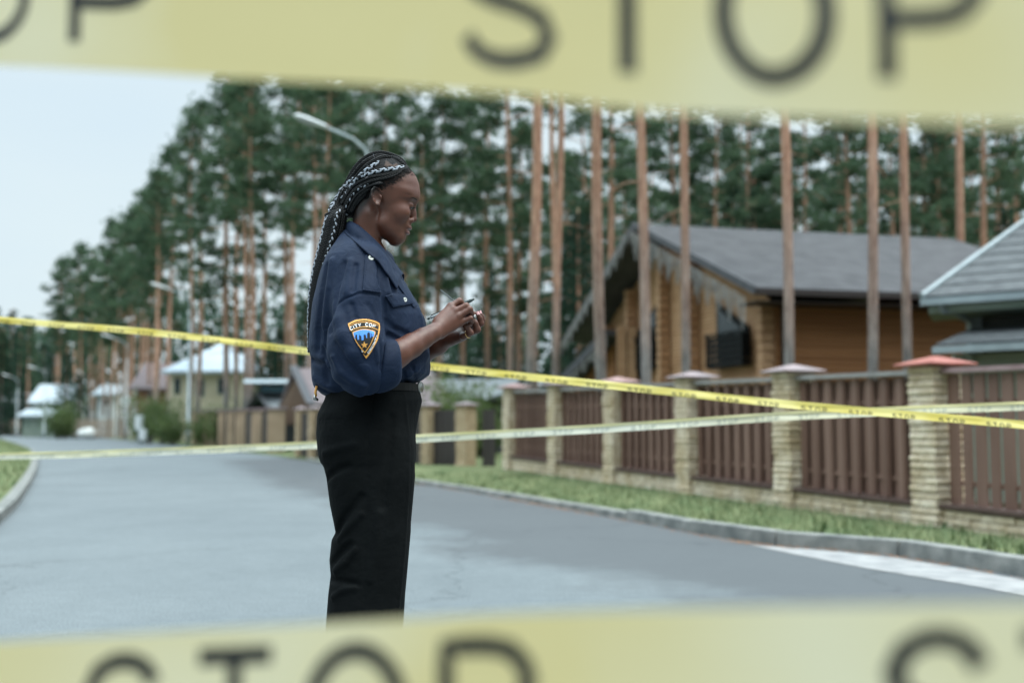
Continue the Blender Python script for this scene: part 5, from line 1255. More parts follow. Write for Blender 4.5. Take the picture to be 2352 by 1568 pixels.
# collar
def strip(name, A, Bp, m, parent, nu=48, nv=10, bulge=.010, th=.0035, snap=0.0):
    def samp(L, t):
        f = t * (len(L) - 1); i = min(int(f), len(L) - 2); f -= i
        p0 = L[max(i - 1, 0)]; p1 = L[i]; p2 = L[i + 1]; p3 = L[min(i + 2, len(L) - 1)]
        return 0.5 * ((2 * p1) + (p2 - p0) * f + (2 * p0 - 5 * p1 + 4 * p2 - p3) * f * f + (3 * p1 - p0 - 3 * p2 + p3) * f ** 3)
    vs = []; fs = []
    for i in range(nu + 1):
        a, b = samp(A, i / nu), samp(Bp, i / nu)
        for j in range(nv + 1):
            t = j / nv; p = a.lerp(b, t); o_ = bulge * math.sin(math.pi * min(t * 1.15, 1))
            cx = (A[0] + A[-1]) / 2; outw = Vector((0, p.y - YP, 0)); outw = outw.normalized() if outw.length > 1e-4 else Vector((0, -1, 0))
            p = p + (outw + Vector((0, 0, .6))).normalized() * o_
            if snap and t > .3:
                dr = (p - EYE); h_ = shirt_bvh.ray_cast(EYE, dr.normalized())[0]
                if h_ is not None and (h_ - EYE).length < dr.length + snap: p = h_ - dr.normalized() * snap * (1 + .6 * (t > .9))
            vs.append(p)
    for i in range(nu):
        for j in range(nv): k = i * (nv + 1) + j; fs.append((k, k + 1, k + nv + 2, k + nv + 1))
    me = bpy.data.meshes.new(name); me.from_pydata([tuple(v) for v in vs], [], fs); me.update()
    o = link_mesh(name, me, m, parent, smooth=True)
    sm = o.modifiers.new('thickness', 'SOLIDIFY'); sm.thickness = th; sm.offset = 0
    return o
for s in (-1, 1):
    A_ = [P(803, 508, 0), P(812, 512, s * .036), P(827, 521, s * .054), P(851, 542, s * .060), P(880, 571, s * .052), P(902, 599, s * .042), P(925, 629, s * .036)]
    B_ = [P(791, 531, s * .005), P(799, 540, s * .055), P(814, 553, s * .085), P(846, 583, s * .105), P(868, 600, s * .114), P(888, 628, s * .118), P(911.5, 664, s * .112)]
    if s > 0: A_ = [p + Vector((.004, 0, -.004)) for p in A_]; B_ = [p + Vector((.018, 0, .004)) for p in B_]
    strip('collar', A_, B_, m_shirt, shirt, snap=.008 if s < 0 else 0)
    # placket edge below the collar
    A_ = [P(918, 622, s * .030), P(929, 650, s * .030), P(946, 680, s * .028), P(961, 704, s * .026)]
    B_ = [P(905, 640, s * .075), P(917, 660, s * .07), P(934, 684, s * .065), P(950, 706, s * .06)]
    strip('placket', A_, B_, m_shirt, shirt, bulge=.006, snap=.003 if s < 0 else 0)

# rolled cuff: a wide turned-back band round the forearm
rings = [((908, 792), (914, 868), .040, -.186), ((909.5, 783), (918, 879), .048, -.188), ((904, 779), (909, 889), .055, -.192), ((894, 778.5), (891, 899), .059, -.197), ((883, 780), (868, 904), .060, -.203), ((877, 784), (856, 901), .057, -.207), ((876, 792), (856, 892), .046, -.208)]
vs = []; fs = []; N = 56
for ri, (tp_, bt_, dp, lt) in enumerate(rings):
    a, b2 = P(tp_[0], tp_[1], lt), P(bt_[0], bt_[1], lt); c = (a + b2) / 2; up_ = (a - b2) / 2; sd_ = Vector((.36, -.93, 0)) * dp
    for k in range(N):
        t = 2 * math.pi * k / N; ct, st = math.cos(t), math.sin(t); f_ = 1 + .030 * noise.noise(Vector((ri * .45, k * .22, 3))) + (.018 * noise.noise(Vector((ri * .9, k * .5, 8))))
        vs.append(c + (up_ * ct + sd_ * (abs(st) ** .85) * (1 if st > 0 else -1)) * f_)
for i in range(len(rings) - 1):
    for k in range(N): fs.append((i * N + k, i * N + (k + 1) % N, (i + 1) * N + (k + 1) % N, (i + 1) * N + k))
me = bpy.data.meshes.new('cuff'); me.from_pydata([tuple(v) for v in vs], [], fs); me.update()
cuff = link_mesh('cuff', me, m_shirt, shirt, smooth=True)
sm = cuff.modifiers.new('round', 'SUBSURF'); sm.levels = 1; sm.render_levels = 1

# ---- sleeve patch ----
m_black = mat('patch_black', (.010, .011, .012), (.016, .017, .018), 300, rough=.9)
m_orange = mat('patch_gold_thread', (.62, .29, .055), (.75, .38, .08), 400, rough=.6)
m_white = mat('patch_white_thread', (.80, .82, .84), rough=.6)
m_blue = mat('patch_blue_thread', (.035, .19, .60), (.05, .26, .72), 500, rough=.6)
cut = [(797, 735), (799, 744), (803, 757), (812, 777), (830, 806.5), (841, 824.5)]
def right_of_fold(x, y):
    for (x1, y1), (x2, y2) in zip(cut[:-1], cut[1:]):
        if y1 <= y < y2: return x > x1 + (x2 - x1) * (y - y1) / (y2 - y1)
    return y < cut[0][1]
def arc(x1, y1, x2, y2, sag, n=12):
    return [(x1 + (x2 - x1) * t + 0, y1 + (y2 - y1) * t - sag * 4 * t * (1 - t)) for t in [k / n for k in range(n + 1)]]
def side(x1, y1, x2, y2, bow, n=12):
    return [(x1 + (x2 - x1) * t + bow * 4 * t * (1 - t), y1 + (y2 - y1) * t) for t in [k / n for k in range(n + 1)]]
outer = arc(799.5, 743.5, 871.5, 742.5, 10) + side(871.8, 744, 840, 824, 9)[1:] + side(840, 824, 799, 745, -9)[1:-1]
inner = arc(803, 746.5, 868.3, 745.8, 9.4) + side(868.4, 747, 839.5, 818, 8)[1:] + side(839.5, 818, 803, 748, -8)[1:-1]
patch = decal('shoulder_patch', outer, .0022, m_black, shirt, shirt_bvh, step=.8, clip=right_of_fold)
patch['label'] = 'black shield patch edged in gold with a skyline and a star'
kw = dict(step=.6, rim=False, clip=right_of_fold)
decal('border', outer, .0036, m_orange, patch, shirt_bvh, inner=inner, **kw)
def band(pl, wd):
    up = [(x, y - wd / 2) for x, y in pl]; dn = [(x, y + wd / 2) for x, y in pl]; return up + dn[::-1]
decal('upper_line', band(arc(802.5, 750, 866, 748, 9.0), 1.5), .0034, m_orange, patch, shirt_bvh, **kw)
decal('lower_line', band(arc(806, 760.5, 866.5, 758, 8.0), 1.5), .0034, m_orange, patch, shirt_bvh, **kw)
in_o = arc(809.5, 763.5, 861.5, 761.5, 6.5) + side(861.5, 762, 837.5, 811, 4)[1:] + side(837.5, 811, 809.5, 764, -4)[1:-1]
in_i = arc(811.5, 765, 859.3, 763, 6.2) + side(859.3, 764, 837.5, 807.5, 3.7)[1:] + side(837.5, 807.5, 811.5, 766, -3.7)[1:-1]
decal('inner_shield', in_o, .0034, m_orange, patch, shirt_bvh, inner=in_i, **kw)
town = arc(811.5, 765, 859.3, 763, 6.2) + [(858.5, 774), (853, 773.5), (853, 765.5), (852, 765.5), (852, 776), (849.3, 776), (849.3, 766), (846.5, 763), (843, 766), (843, 776.5), (840.5, 776.5), (840.5, 769.5), (835, 769.5), (835, 782), (830, 782), (830, 772.5), (826, 770.5), (825, 765.5), (824.5, 780.5), (821, 780.5), (820.5, 769.5), (816.5, 769.5), (816.5, 778), (814.5, 778)]
decal('skyline', town, .0034, m_blue, patch, shirt_bvh, **kw)
star = []
for k in range(10):
    a = -math.pi / 2 + k * math.pi / 5 - .05; r_ = 8.4 if k % 2 == 0 else 3.4
    star.append((836.6 + r_ * math.cos(a), 792.5 + r_ * math.sin(a)))
decal('star', star, .0036, m_orange, patch, shirt_bvh, step=.45, rim=False, clip=right_of_fold)
# lettering: thick pen strokes on the patch
GL = {'C': [[(.9, .8), (.65, 1), (.3, 1), (.05, .75), (.05, .25), (.3, 0), (.65, 0), (.9, .2)]], 'I': [[(.5, 0), (.5, 1)]], 'T': [[(0, 1), (1, 1)], [(.5, 1), (.5, 0)]],
      'Y': [[(0, 1), (.5, .5), (1, 1)], [(.5, .5), (.5, 0)]], 'O': [[(.3, 1), (.7, 1), (.95, .75), (.95, .25), (.7, 0), (.3, 0), (.05, .25), (.05, .75), (.3, 1)]],
      'P': [[(.1, 0), (.1, 1), (.7, 1), (.92, .85), (.92, .6), (.7, .45), (.1, .45)]], 'S': [[(.9, .82), (.7, 1), (.3, 1), (.08, .85), (.1, .62), (.85, .4), (.92, .2), (.7, 0), (.3, 0), (.08, .18)]],
      'R': [[(.1, 0), (.1, 1), (.7, 1), (.92, .8), (.9, .6), (.7, .5), (.1, .5)], [(.55, .5), (.95, 0)]], 'E': [[(.9, 1), (.1, 1), (.1, 0), (.9, 0)], [(.1, .5), (.8, .5)]],
      'A': [[(0, 0), (.5, 1), (1, 0)], [(.2, .35), (.8, .35)]], 'L': [[(.1, 1), (.1, 0), (.9, 0)]], 'N': [[(.1, 0), (.1, 1), (.9, 0), (.9, 1)]], ' ': []}
def ribbon2d(pl, wd):
    """flat stroke along a 2d polyline: list of (left, right) pairs with round-ish joins"""
    out_ = []
    for i, q in enumerate(pl):
        a = pl[max(i - 1, 0)]; b = pl[min(i + 1, len(pl) - 1)]
        if i == len(pl) - 1 and pl[0] == pl[-1]: b = pl[1]
        if i == 0 and pl[0] == pl[-1]: a = pl[-2]
        dx, dy = b[0] - a[0], b[1] - a[1]; l = math.hypot(dx, dy) + 1e-9
        out_.append(((q[0] - dy / l * wd / 2, q[1] + dx / l * wd / 2), (q[0] + dy / l * wd / 2, q[1] - dx / l * wd / 2)))
    return out_
def patch_text(name, word, path, size, wd, adv, bold):
    vs = []; fs = []
    L = [0]
    for a, b in zip(path[:-1], path[1:]): L.append(L[-1] + math.hypot(b[0] - a[0], b[1] - a[1]))
    def onp(s):
        for i in range(len(path) - 1):
            if s <= L[i + 1] or i == len(path) - 2:
                t = (s - L[i]) / (L[i + 1] - L[i]); a, b = path[i], path[i + 1]
                l = L[i + 1] - L[i]; return (a[0] + (b[0] - a[0]) * t, a[1] + (b[1] - a[1]) * t, (b[0] - a[0]) / l, (b[1] - a[1]) / l)
    s = 0
    for ch in word:
        w_ = wd * (.35 if ch == 'I' else 1)
        for st in GL[ch]:
            dense = []
            for a, b in zip(st[:-1], st[1:]):
                for k in range(3): dense.append((a[0] + (b[0] - a[0]) * k / 3, a[1] + (b[1] - a[1]) * k / 3))
            dense.append(st[-1])
            pl = []
            for u, v in dense:
                x, y, tx, ty = onp(s + (u * w_ if ch != 'I' else .5 * w_)); pl.append((x + ty * v * size, y - tx * v * size))
            rb = ribbon2d(pl, bold); base = len(vs); ok = True; row = []
            for l_, r_ in rb:
                for q in (l_, r_):
                    h_, n_ = hit(q[0], q[1], shirt_bvh)
                    row.append((h_ + (EYE - h_).normalized() * .0042, right_of_fold(q[0], q[1])))
            vs += [tuple(q[0]) for q in row]
            for i in range(len(rb) - 1):
                if all(row[2 * i + k][1] for k in range(4)): fs.append((base + 2 * i, base + 2 * i + 1, base + 2 * i + 3, base + 2 * i + 2))
        s += w_ + adv
    me = bpy.data.meshes.new(name); me.from_pydata(vs, [], fs); me.update()
    o = link_mesh(name, me, m_white, patch)
patch_text('lettering', 'CITY COP', arc(805.8, 758.2, 866.5, 755.2, 8.2, 16), 6.9, 5.6, 2.25, 1.55)
patch_text('side_lettering', 'STREETPATROL', side(846.5, 812, 867.5, 765, 4.5, 10), 3.8, 2.75, 1.42, 1.05)
patch_text('small_lettering', 'IN', [(828, 806), (836, 815)], 3.6, 2.9, 1.3, .9)

# ---- trousers, belt, shoes ----
m_trouser = mat('black_trouser_cloth', (.0022, .0032, .0035), (.0040, .0052, .0056), 12, rough=.85, bump=.2, bscale=45, spec=.10)
T = FIELD()
T.u(LOFT(loft_rows([(884, 762, 958, .145), (896, 755, 963, .150), (919, 748, 969, .162), (950, 733, 961.5, .172), (996, 730, 953.5, .178), (1034, 733.5, 954.5, .180), (1060, 741, 953, .172), (1085, 775, 925, .13), (1100, 800, 900, .06)]), n=2.3), 0)
for s in (-1, 1):
    o_ = 0 if s < 0 else 3
    c_ = s * .088
    T.u(LOFT(loft_rows([(930, 780, 920, .05, c_), (1000, 750, 945, .082, c_), (1050, 739, 952, .092, c_), (1096, 751 + o_, 953, .097, c_), (1157, 759 + o_, 947.5, .098, c_), (1200, 768 + o_, 943.5, .098, c_), (1221, 772 + o_, 943, .098, c_), (1238, 763 + o_, 941.5, .098, c_), (1284, 758 + o_, 937.5, .098, c_), (1319, 761 + o_, 934.5, .098, c_),
        (1361, 755.5 + o_, 930.5, .098, c_), (1400, 752.5 + o_, 928, .10, c_), (1461, 748 + o_, 924, .10, c_), (1560, 750 + o_, 924, .10, c_), (1690, 756 + o_, 926, .10, c_)]), n=2.25), .02)
tlo = (P(715, 1000).x, YP - .32, P(0, 1700, 0).z); thi = (P(985, 1000).x, YP + .24, P(0, 875).z)
tmp, tv, tq = surface_nets(T, tlo, thi, .009, 'tmp', None, None); tb2 = bvh_of(tv, tq); bpy.data.objects.remove(tmp)
for pl, h_, sg in [
    ([(928, 905), (936, 980), (938, 1080), (934, 1180), (925, 1300), (915, 1400), (905, 1550)], .004, .006),
    ([(733, 965), (760, 963), (784, 963)], -.004, .0022), ([(733, 973), (760, 971), (784, 969)], -.003, .0022),
    ([(860, 905), (852, 960), (843, 1010)], -.0045, .003),
    ([(775, 1220), (790, 1190), (815, 1160), (830, 1140)], -.010, .010), ([(780, 1236), (800, 1210), (830, 1180)], .008, .009),
    ([(765, 1290), (785, 1268), (805, 1250)], -.011, .010), ([(770, 1310), (795, 1290), (815, 1262)], .008, .009),
    ([(752, 1098), (775, 1080), (800, 1070)], -.008, .009), ([(745, 1040), (775, 1030), (815, 1020)], .005, .011), ([(760, 1330), (790, 1335), (820, 1342)], -.006, .009),
    ([(845, 1010), (842, 1150), (838, 1300), (830, 1500)], -.0022, .003),
    ([(900, 960), (893, 1060), (880, 1160)], -.005, .012), ([(870, 1180), (865, 1260), (850, 1330)], .005, .012), ([(765, 1370), (790, 1352), (815, 1348)], .006, .009)]:
    pts = proj(pl, tb2)
    if len(pts) > 1: T.ridge(pts, 0, h_ * (1.5 if sg > .006 else 1.0), sg * .85)
trousers, trv, trq = surface_nets(T, tlo, thi, .0036, 'trousers', m_trouser, person, smooth_it=1)
tr_bvh = bvh_of(trv, trq)
m_belt = mat('belt_leather', (.004, .004, .004), (.007, .007, .007), 40, rough=.6, spec=.2)
m_metal = mat('buckle_metal', (.42, .42, .40), (.25, .25, .24), 90, rough=.28, metal=1.0)
b = MB(); N = 48
vs = []; fs = []
za = P(0, 899).z; zb = P(0, 882).z
xa, xf = P(764, 890).x, P(962.5, 890).x; cxx, aa = (xa + xf) / 2, (xf - xa) / 2
for k in range(N):
    a = 2 * math.pi * k / N; ca, sa = math.cos(a), math.sin(a); r_ = (abs(ca) ** 2.3 + abs(sa) ** 2.3) ** (-1 / 2.3)
    for z_, f_ in ((za, 1.0), (za, 1.02), (zb, 1.02), (zb, 1.0)): vs.append((cxx + aa * f_ * r_ * ca, YP + .152 * f_ * r_ * sa, z_))
for k in range(N):
    for j in range(4): fs.append((k * 4 + j, k * 4 + (j + 1) % 4, ((k + 1) % N) * 4 + (j + 1) % 4, ((k + 1) % N) * 4 + j))
b.add(vs, fs); belt = b.build('belt', m_belt, person, smooth=False)
b = MB(); c = P(965.5, 889, -.02); q = Vector((.92, -.38, .05)).to_track_quat('Z', 'Y'); vs = []; fs = []; N = 28
for (rr, z_) in [(0, .004), (.55, .0045), (.75, .0025), (.9, .004), (1, .002), (1, -.003)]:
    for k in range(N): a = 2 * math.pi * k / N; vs.append(c + q @ Vector((math.cos(a) * rr * .0165, math.sin(a) * rr * .0165, z_)))
for i in range(5):
    for k in range(N): fs.append((i * N + k, i * N + (k + 1) % N, (i + 1) * N + (k + 1) % N, (i + 1) * N + k))
b.add(vs, fs); b.build('buckle', m_metal, belt, smooth=True)
b = MB(); b.cur = 0
h_ = P(728, 886, -.09); b.tube([h_, h_ + Vector((-.004, 0, -.018)), h_ + Vector((-.002, 0, -.030))], [.004, .0035, .003], 8)
b.build('drawcord', m_orange, shirt, smooth=True)
b = MB(); b.tube([h_ + Vector((-.006, 0, -.026)), h_ + Vector((-.006, 0, -.036)), h_ + Vector((.004, 0, -.040))], [.0035, .006, .0035], 8); b.build('cord_lock', m_metal, shirt, smooth=True)
m_shoe = mat('shoe_leather', (.012, .012, .013), (.02, .02, .02), 20, rough=.35)
for s in (-1, 1):
    F = FIELD(); sx = 0 if s < 0 else 8
    F.u(RC(P(828 + sx, 1700, s * .09), P(872 + sx, 1708, s * .092), .037, .036), .03).u(RC(P(872 + sx, 1712, s * .092), P(925 + sx, 1722, s * .097), .036, .026), .03)
    F.fn(lambda p, d: smax(d, .004 - p[:, 2], .01))
    surface_nets(F, (P(770, 1600).x, YP + s * .09 - .07, -.005), (P(975, 1600).x, YP + s * .09 + .08, .16), .005, 'shoe', m_shoe, person)

# ---- hair ----
m_hair = mat('black_hair', (.0060, .0058, .0062), (.009, .0085, .0085), 120, rough=.6, bump=.6, bscale=300, spec=.2)
m_braid = mat('black_braiding_hair', (.0055, .0062, .0068), (.009, .010, .011), 90, rough=.5, spec=.22)
m_silver = mat('silver_braiding_hair', (.27, .31, .36), (.46, .50, .57), 200, rough=.45, spec=.5)
H = FIELD()
H.u(EL(P(884, 425), (.1000, .0772, .0830), rotY(14)), 0)
def cutline(p, d):
    l1 = side_of(p, (874, 427), (954, 381))         # positive to the right/below
    l2 = side_of(p, (812, 500), (858, 430))
    wav = .0015 * np.sin(p[:, 0] * 260) * np.sin(p[:, 1] * 190)
    return smax(d, np.minimum(l1, l2) + wav, .008)
H.fn(cutline)
H.u(RC(P(842, 452, 0), P(816, 474, 0), .052, .036), .02)
H.u(RC(P(808, 448, 0), P(780, 484, 0), .034, .024), .02)
H.u(RC(P(780, 484, 0), P(772, 500, 0), .024, .022), .01)
tail = [(774, 500, .026), (768, 535, .027), (756, 575, .025), (744, 620, .021), (735, 670, .016), (730, 740, .013), (728, 810, .008)]
for a, b2 in zip(tail[:-1], tail[1:]): H.u(RC(P(a[0], a[1], -.015), P(b2[0], b2[1], -.015), a[2], b2[2]), .01)
hair, hv, hq = surface_nets(H, (P(695, 500).x, YP - .13, P(0, 830).z), (P(975, 500).x, YP + .12, P(0, 340).z), .003, 'hair', m_hair, person)
hair_bvh = bvh_of(hv, hq)
def Z1(x, y): return (660.3 + x * .2197, 315.8 + y * .2197)
def spl(pts, n):
    P_ = [Vector(p) for p in pts]; L = [0]
    for a, b2 in zip(P_[:-1], P_[1:]): L.append(L[-1] + (b2 - a).length)
    out_ = []
    for k in range(n + 1):
        s = L[-1] * k / n; i = 0
        while i < len(P_) - 2 and s > L[i + 1]: i += 1
        f = (s - L[i]) / max(L[i + 1] - L[i], 1e-9)
        p0, p1, p2, p3 = P_[max(i - 1, 0)], P_[i], P_[i + 1], P_[min(i + 2, len(P_) - 1)]
        out_.append(.5 * ((2 * p1) + (p2 - p0) * f + (2 * p0 - 5 * p1 + 4 * p2 - p3) * f * f + (3 * p1 - p0 - 3 * p2 + p3) * f ** 3))
    return out_, L[-1]
def braid(pts, r=.0042, white=0, wend=1.0):
    """three strands plaited along a curve"""
    _, L = spl(pts, 2); pitch = r * 4.4; n = max(8, int(L / (pitch / 9)))
    c, _ = spl(pts, n); ref = Vector((0, -1, 0)); fr = []
    for i in range(n + 1):
        t = (c[min(i + 1, n)] - c[max(i - 1, 0)]).normalized(); ref = (ref - t * ref.dot(t)).normalized(); fr.append((ref.copy(), t.cross(ref)))
    for k in range(3):
        pl = []; rr = []
        for i in range(n + 1):
            f = i / n; q = r * (1 - .35 * max(0, f - .75) / .25)
            if i < 6: q *= .55 + .45 * i / 6
            a = 2 * math.pi * (i * (L / n) / pitch) + k * 2 * math.pi / 3
            N_, B_ = fr[i]
            pl.append(c[i] + B_ * (q * .62 * math.sin(a)) + N_ * (q * .34 * math.sin(2 * a))); rr.append(q * .54)
        if k < white and wend < 1:
            c_ = int(n * wend); brW.tube(pl[:c_ + 1], rr[:c_ + 1], 5, cap=False); brK.tube(pl[c_:], rr[c_:], 5, cap=False)
        else: (brW if k < white else brK).tube(pl, rr, 5, cap=False)
brK, brW = MB(), MB()
tailc = [(774, 499), (768, 530), (757, 570), (743, 615), (731, 665), (723, 720), (719, 770), (717.5, 806)]
tailw = [.029, .031, .030, .026, .021, .016, .012, .010]
def tail_path(u, v, endf=1.0):
    """u: -1 back .. 1 front in the picture, v: -1 near .. 1 far"""
    o_ = []
    for (x, y), w_ in zip(tailc, tailw):
        c = P(x, y, -.015)
        tdir = Vector((.9, 0, .35)).normalized()
        o_.append(c + tdir * (u * w_) + Vector((0, v * (w_ + .010), 0)))
    return o_[:max(3, int(len(o_) * endf))]
head_curves = [   # picture curves (zoom units), strands of silver
    ([(1240, 282), (1180, 222), (1080, 176), (980, 156), (880, 172), (785, 228), (705, 310), (650, 400), (610, 480)], 0),
    ([(1225, 300), (1140, 232), (1050, 200), (960, 198), (860, 232), (770, 300), (700, 390), (640, 480)], 0),
    ([(1080, 215), (1000, 212), (905, 250), (820, 310), (740, 395), (670, 490), (610, 580)], 0),
    ([(960, 256), (890, 305), (810, 360), (730, 440), (655, 530), (600, 610)], 2),
    ([(905, 330), (840, 375), (760, 415), (690, 480), (630, 560), (590, 640)], 0),
    ([(1215, 308), (1120, 332), (1020, 342), (900, 368), (800, 398), (700, 436), (620, 500), (560, 585), (500, 660), (465, 740)], 2),
    ([(1222, 325), (1130, 365), (1000, 396), (880, 415), (780, 455), (690, 515), (620, 600), (570, 690)], 0),
    ([(1190, 350), (1090, 405), (970, 436), (860, 462), (760, 512), (680, 580), (620, 670), (585, 750)], 0),
    ([(1070, 462), (980, 474), (880, 500), (800, 545), (720, 610), (665, 690), (630, 760)], 0),
    ([(850, 488), (760, 528), (700, 578), (650, 650), (610, 720)], 1),
    ([(880, 520), (800, 575), (740, 640), (690, 710), (650, 770)], 0),
    ([(830, 580), (770, 640), (710, 710), (665, 775)], 0),
    ([(620, 470), (565, 540), (520, 620), (470, 700), (450, 770)], 1),
    ([(600, 520), (560, 600), (530, 680), (500, 760)], 0),
]
random.seed(3)
nH = len(head_curves)
for s in (-1, 1):
    for i, (cv, wt) in enumerate(head_curves):
        pts = []
        for k, q in enumerate(cv):
            x, y = Z1(*q); h_, n_ = hit(x, y, hair_bvh)
            if h_ is None:   # at the outline: stay on the outline plane
                h_ = P(x, y, -.014); n_ = Vector((0, -1, 0))
            else:
                if n_.y > 0: n_ = -n_
                h_ = h_ + n_ * .0030
            if s > 0: h_ = Vector((h_.x, 2 * YP - h_.y, h_.z))
            pts.append(h_)
        u = -.9 + 1.8 * (i * 5 % nH) / (nH - 1); v = s * math.sqrt(max(0, 1 - u * u)) * .9
        if s < 0 and i == 5: u, v = -1.14, -.30
        if s < 0 and i == 12: u, v = -.55, -.8
        if s < 0 and i == 9: u, v = .25, -.98
        
        g = P(790, 474, 0) + Vector((u * .020, v * .026, -u * .010))
        tp = tail_path(u, v)
        braid(pts + [g] + tp, .0048 + .0007 * random.random() + (.0006 if i == 5 else 0), wt if s < 0 else 0, {3: .28, 12: .25}.get(i, 1.0))
for k in range(12):   # braids that come from the nape and the crown into the tail
    a = k / 12 * 2 * math.pi; u, v = math.cos(a), math.sin(a) * .8
    p0 = P(835 - 14 * u, 455 + 8 * u, 0) + Vector((0, v * .045, 0))
    braid([p0, P(808, 470, 0) + Vector((0, v * .034, -.012 * u)), P(788, 482, 0) + Vector((u * .016, v * .028, 0))] + tail_path(u * .92, v, .8 + .2 * random.random()), .0042, 0)
for dz in (0, .0085):   # braid wound round the gathered tail
    c = P(775, 499, -.0); ring = []
    for k in range(26):
        a = 2 * math.pi * k / 24; ring.append(c + Vector((.0345 * math.cos(a), .040 * math.sin(a), .012 * math.cos(a) * .5 + dz)))
    braid(ring, .0042, 2 if dz == 0 else 0)
brK.build('braids', m_braid, hair, smooth=True); o = brW.build('silver_braids', m_silver, hair, smooth=True)
o['label'] = 'silver grey strands plaited into the black braids'
part = [Z1(1012, 300), Z1(1030, 240), Z1(1062, 262), Z1(1100, 290), Z1(1140, 268), Z1(1172, 300), Z1(1150, 312), Z1(1100, 312), Z1(1064, 296), Z1(1046, 312)]
decal('parting', part, .0008, mat('scalp', (.02, .013, .010), (.07, .042, .032), 160, rough=.6, spec=.2), hair, hair_bvh, step=.5, rim=False)
# stray hairs
b = MB(); random.seed(9)
for k in range(70):
    x, y = random.choice([(random.uniform(775, 935), random.uniform(350, 440)), (random.uniform(714, 760), random.uniform(480, 800))])
    h_, n_ = hit(x, y, hair_bvh)
    if h_ is None: continue
    d = Vector((random.uniform(-1, .2), random.uniform(-.6, .6), random.uniform(-.3, .9))).normalized() * random.uniform(.008, .03)
    b.tube([h_, h_ + d * .5, h_ + d + Vector((0, 0, -.004))], [.00035, .0003, .00015], 3, cap=False)
b.build('stray_hairs', m_silver, hair)

# short hair growing at the hairline
b = MB(); random.seed(21)
for k in range(1300):
    t = random.random(); px = 868 + 86 * t; py = np.interp(px, [868, 906, 936, 954], [436, 420, 398, 397]) + random.gauss(-5, 6)
    h_, n_ = hit(px, py, body_bvh)
    if h_ is None: continue
    if n_.y > 0: n_ = -n_
    d = Vector((-.8, -.05, .35 + random.uniform(-.4, .4))); d = (d - n_ * d.dot(n_)).normalized() * random.uniform(.003, .009)
    for s in (1, -1):
        mirror = lambda q: q if s > 0 else Vector((q.x, 2 * YP - q.y, q.z))
        b.tube([mirror(h_), mirror(h_ + d * .6 + n_ * .0009), mirror(h_ + d + n_ * .0005)], [.0003, .00028, .00015], 3, cap=False)
b.build('short_hair', m_hair, hair)

# brows, lashes
m_brow = mat('brow_hair', (.010, .007, .006), rough=.7)
eye_up = [(942, 453.5), (949, 453.2), (956, 456.3), (958.5, 460), (955.5, 459.3), (949, 455.6)]
decal('eyebrow', eye_up, .0012, m_brow, body, body_bvh, step=.5, rim=False)
b = MB()
for k in range(12):
    t = k / 11; px, py = 941.5 + 10 * t, 477.2 - .8 * t
    h_, n_ = hit(px, py, body_bvh)
    if h_ is None: continue
    h_ = h_ + Vector((.001, -.001, .0)); d = Vector((.0045, -.002, -.0040 + .001 * t))
    b.tube([h_, h_ + d * .6, h_ + d], [.0006, .0005, .0002], 4, cap=False)
h0 = [hit(941 + 10.5 * k / 6, 477.2 - .9 * k / 6, body_bvh)[0] for k in range(7)]
b.tube([h_ + Vector((.0006, -.0006, 0)) for h_ in h0 if h_ is not None], .0014, 6)
b.build('eyelashes', m_brow, body)
m_eye = mat('eye', (.02, .012, .010), rough=.08); m_eyew = mat('eye_white', (.45, .42, .40), rough=.15)
decal('eye', [(941.5, 477.5), (946, 477.2), (951, 476.6), (949, 480.5), (945, 480.6)], .0006, m_eye, body, body_bvh, step=.4, rim=False)
decal('eye_white', [(943, 478.5), (946, 478), (946, 480.3), (944.5, 480)], .0012, m_eyew, body, body_bvh, step=.3, rim=False)
decal('ear_stud', [(867, 468.5), (869, 468), (869.6, 470), (868, 471)], .0016, m_brow, body, body_bvh, step=.4, rim=False)
m_lip = mat('lip_skin', (.13, .048, .040), (.17, .07, .06), 30, rough=.35)
lips_u = [(930.5, 529.5), (936, 525), (941, 521.5), (946.2, 523), (946.8, 526), (941, 528.6), (936, 529.3)]
lips_l = [(932, 531), (938, 531.2), (941.5, 532.4), (941.7, 537), (938.5, 540), (934, 538.5)]
decal('upper_lip', lips_u, .0004, m_lip, body, body_bvh, step=.5, rim=False); decal('lower_lip', lips_l, .0004, m_lip, body, body_bvh, step=.5, rim=False)
m_nail = mat('nail', (.55, .30, .30), rough=.2)
b = MB()
def nail(tip, nd, ax, r_=.0058, l_=.011):
    c = Vector(tip) + Vector(nd) * .0052; ax = Vector(ax).normalized(); sd_ = ax.cross(Vector(nd)).normalized(); vs = []; fs = []
    for i in range(5):
        for j in range(5):
            u_, v_ = i / 4 * 2 - 1, j / 4 * 2 - 1
            vs.append(c + ax * (u_ * l_ / 2) + sd_ * (v_ * r_ * .85 * (1 - .25 * max(0, u_))) + Vector(nd) * (.0022 * (1 - v_ * v_) + .0005))
    for i in range(4):
        for j in range(4): fs.append((i * 5 + j, i * 5 + j + 1, i * 5 + j + 6, i * 5 + j + 5))
    b.add(vs, fs)
nail(P(1098, 722, .006), Vector((.1, -.85, .55)).normalized(), (-.3, .3, 1), .0050, .0105); nail(P(1102, 720, .030), Vector((.5, -.6, .55)).normalized(), (-.2, .3, 1), .0045, .010)
b.build('fingernails', m_nail, body, smooth=True)

